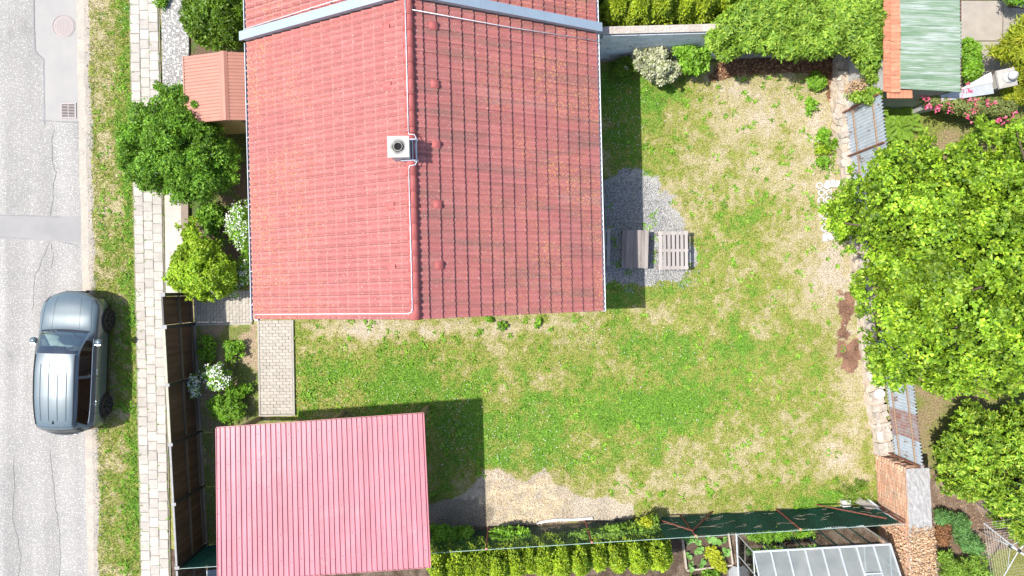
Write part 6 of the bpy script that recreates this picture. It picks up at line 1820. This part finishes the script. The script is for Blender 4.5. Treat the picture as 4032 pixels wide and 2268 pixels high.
weeds('clover_patches', 'clover leaves in the green lawn patches', rpts(150, lambda x, y: onlawn(x, y) and (((x - 1500) / 420) ** 2 + ((y - 1500) / 140) ** 2 < 1 or ((x - 2550) / 350) ** 2 + ((y - 1600) / 100) ** 2 < 1), (1100, 2900, 1300, 1750)), 9, .035, .028, L_GREEN, .16)
weeds('verge_weeds', 'bright green weeds along the pavement side of the verge', [(500 + np.clip(rs.randn() * 24, -60, 34) + .02 * (y - 1134), y) for y in rs.uniform(-80, 2350, 120)] + [(460 + np.clip(rs.randn() * 50, -62, 70) + .02 * (y - 1134), y) for y in rs.uniform(-80, 2350, 60)], 4, .085, .026, L_GREEN, .09)
weeds('gravel_weeds', 'small weeds growing in the gravel around the pallet tables', [(2570,840),(2575,870),(2580,930),(2578,1000),(2575,1030),(2550,890),(2560,895),(2405,900),(2410,930),(2420,960),(2430,1040),(2440,1045),(2470,1070),(2395,1130),(2500,1130),(2640,1130),(2700,1110),(2560,850),(2400,810),(2535,880)], 7, .05, .035, L_GREEN, .06)
pj = []
for _ in range(150):
    y_ = rs.uniform(-60, 2330); pj.append((rs.choice([540, 574.5, 611, 648], p=[.4, .15, .15, .3]) + rs.randn() * 1.5 + .02 * (y_ - 1134), y_))
o = weeds('joint_moss', 'tiny weeds and moss in the joints of the pavement', pj, 2, .028, .014, L_GREEN, .02)
o.location.z = .045
# daisies
dz = []
for (cx, cy, sx, sy, n) in [(1450,1540,200,70,110),(1800,1650,70,90,120),(2430,480,50,110,110),(2440,420,40,60,40),(2080,1700,120,90,70),(2230,1800,90,50,40),(2600,1360,120,60,40),(1980,1780,40,60,30),(2350,1320,60,30,25),(450,300,40,300,25),(500,1100,30,400,25),(2520,550,10,100,20),(2700,1650,200,90,30)]:
    dz += [(rs.randn() * sx + cx, rs.randn() * sy + cy) for _ in range(n)]
dz = [p_ for p_ in dz if not (1012 < p_[0] < 1162 and p_[1] < 1645) and not (p_[0] < 2360 and p_[0] > 1160 and p_[1] < 1260)]
q = np.array([tuple(P(*p_)) for p_ in dz]); q[:, 2] = rs.uniform(.05, .09, len(q))
me = leafmesh('daisies', *rosettes(q, unit(np.tile([0, 0, 1.0], (len(q), 1)) + rs.randn(len(q), 3) * .25), 6, .013, .010, .1, rs), kind='petal')
tag(link('daisies', me, M_PETW), 'scattered tiny white daisies in the lawn', 'daisies', kind='stuff')
# gravel stones
OCT = np.array([(1,0,0),(0,1,0),(-1,0,0),(0,-1,0),(0,0,.7),(0,0,-.7)]); OF = np.array([(0,1,4),(1,2,4),(2,3,4),(3,0,4),(1,0,5),(2,1,5),(3,2,5),(0,3,5)])
def stones(name, label, pts, rmin, rmax, m_):
    n = len(pts)
    V = OCT[None] * rs.uniform(.7, 1.3, (n, 6, 1)) * rs.uniform(rmin, rmax, n)[:, None, None]
    a = rs.rand(n) * 6.28; ca, sa = np.cos(a), np.sin(a)
    X_, Y_ = V[..., 0] * ca[:, None] - V[..., 1] * sa[:, None], V[..., 0] * sa[:, None] + V[..., 1] * ca[:, None]
    V = np.stack([X_, Y_, V[..., 2]], -1) + np.asarray(pts)[:, None, :]
    Fq = (np.arange(n)[:, None, None] * 6 + OF[None]).reshape(-1, 3)
    return tag(link(name, npmesh(name, V.reshape(-1, 3), Fq), m_), label, name.replace('_', ' '), kind='stuff')
M_GRAV = leafmat('grey_gravel', [(0, (.15, .15, .16)), (.5, (.30, .30, .305)), (1, (.48, .48, .48))], 0.0, .08, .9, .2, lb=1.2)
x, y = rs.uniform(2300, 2790, 26000), rs.uniform(660, 1180, 26000)
jx = (fbm(x / 127, y / 127, .5, 3) - .5) * 90; jy = (fbm(x / 127, y / 127, .5, 7) - .5) * 90
jx, jy = jx * 1.5 + rs.randn(len(x)) * 10, jy * 1.5 + rs.randn(len(x)) * 10
dn = polydist(x, y, GRAVEL); ok = inpoly(x + jx, y + jy, GRAVEL) & (rs.rand(len(x)) < np.clip(dn / 70 + .15, 0, 1) * (1 - .75 * ((x > 2620) & (y < 900))))
pts = np.stack([(x[ok] - 2016) * H / F, -(y[ok] - 1134) * H / F, np.full(ok.sum(), .012) + rs.rand(ok.sum()) * .01], 1)
stones('gravel', 'grey crushed stone gravel beside the house wall', pts, .010, .024, M_GRAV)
M_PEB = leafmat('pale_pebble', [(0, (.30, .26, .22)), (1, (.62, .60, .56))], 0.0, .08, .9, .2)
pp = [tuple(P(*p_, .015)) for p_ in [(2558,723),(2630,795),(2640,790),(2698,800),(2438,770),(2374,865),(2520,1092),(2645,1065),(2900,470),(3000,260),(2935,262)] + rpts(140, onlawn, (1700, 3350, 260, 2050))]
stones('pebbles', 'pale pebbles scattered over lawn and bare soil', np.array(pp), .012, .032, M_PEB)
y = rs.uniform(-100, 2400, 900); x = 366 + .02 * (y - 1134) + rs.randn(900) * 14 + 4
stones('roadside_pebbles', 'small stones along the edge of the road', np.stack([(x - 2016) * H / F, -(y - 1134) * H / F, np.full(900, .035)], 1), .008, .02, M_PEB)
# fallen leaves
def litter(name, label, pts, nr, L, W, m_):
    pts = np.asarray(pts); n = len(pts); nrm = unit(np.asarray(nr) + rs.randn(n, 3) * .35); d = unit(np.cross(nrm, rs.randn(n, 3)))
    return tag(link(name, leafmesh(name, pts, d, nrm, L * rs.uniform(.6, 1.3, n), W * rs.uniform(.6, 1.3, n), 'oval'), m_), label, 'leaf litter', kind='stuff')
lp = rpts(2600, lambda x, y: inpoly([x], [y], LITTER)[0], (2780, 3350, 190, 335)) + rpts(500, lambda x, y: inpoly([x], [y], [(3250,290),(3330,300),(3310,420),(3260,400)])[0], (3240, 3340, 290, 420))
q = np.array([tuple(P(*p_, .03)) for p_ in lp]); q[:, 2] = rs.uniform(.01, .05, len(q))
litter('fallen_leaves', 'brown fallen leaves on the soil below the creeper', q, [(0, 0, 1)], .075, .045, M_LITT)
lp = rpts(420, lambda x, y: inpoly([x], [y], [(3355,310),(3440,315),(3460,350),(3400,365),(3350,345)])[0], (3340, 3460, 300, 370))
q = np.array([tuple(P(*p_, 1.5)) for p_ in lp]); q[:, 2] = rs.uniform(.9, 1.6, len(q))
litter('dead_creeper', 'dry tan leaves of dead creeper above the corrugated fence', q, [(0, 0, 1)], .07, .045, M_DEAD)
n = 5200
dd_ = rs.uniform(1.55, 4.4, n); nn_ = rs.uniform(-.68, .10, n)
ok = dd_ > 1.6 + np.abs(rs.randn(n)) * .35
q = np.array([tuple(kp(a_, b_, 1.76 + abs(rs.randn()) * .05 if b_ < 0 else rs.uniform(.6, 1.75))) for a_, b_ in zip(dd_[ok], nn_[ok])])
litter('dry_ivy', 'dry straw brown ivy leaves covering the lower end of the brick wall', q, [(-.2, 0, 1)], .06, .045, M_DEAD)
x, y = rs.uniform(3690, 3960, 400), rs.uniform(1900, 2150, 400)
litter('garden_litter', 'yellowish fallen leaves on the soil beside the junipers', np.stack([(x - 2016) * H / F, -(y - 1134) * H / F, np.full(400, .03)], 1), [(0, 0, 1)], .05, .028, M_DEAD)
# straw on the bare soil by the carport
x, y = rs.uniform(1900, 2260, 1500), rs.uniform(1850, 2060, 1500)
a = rs.rand(1500) * 6.28
me = leafmesh('straw', np.stack([(x - 2016) * H / F, -(y - 1134) * H / F, rs.uniform(.008, .03, 1500)], 1), np.stack([np.cos(a), np.sin(a), np.zeros(1500)], 1), np.tile([0, 0, 1.0], (1500, 1)), rs.uniform(.04, .13, 1500), np.full(1500, .009), 'rhomb')
tag(link('straw', me, leafmat('straw_bits', [(0, (.30, .22, .12)), (1, (.60, .48, .30))], .1, .1, tcol=(.5, .4, .2))), 'loose straw and chips on the bare soil right of the carport', 'straw', kind='stuff')
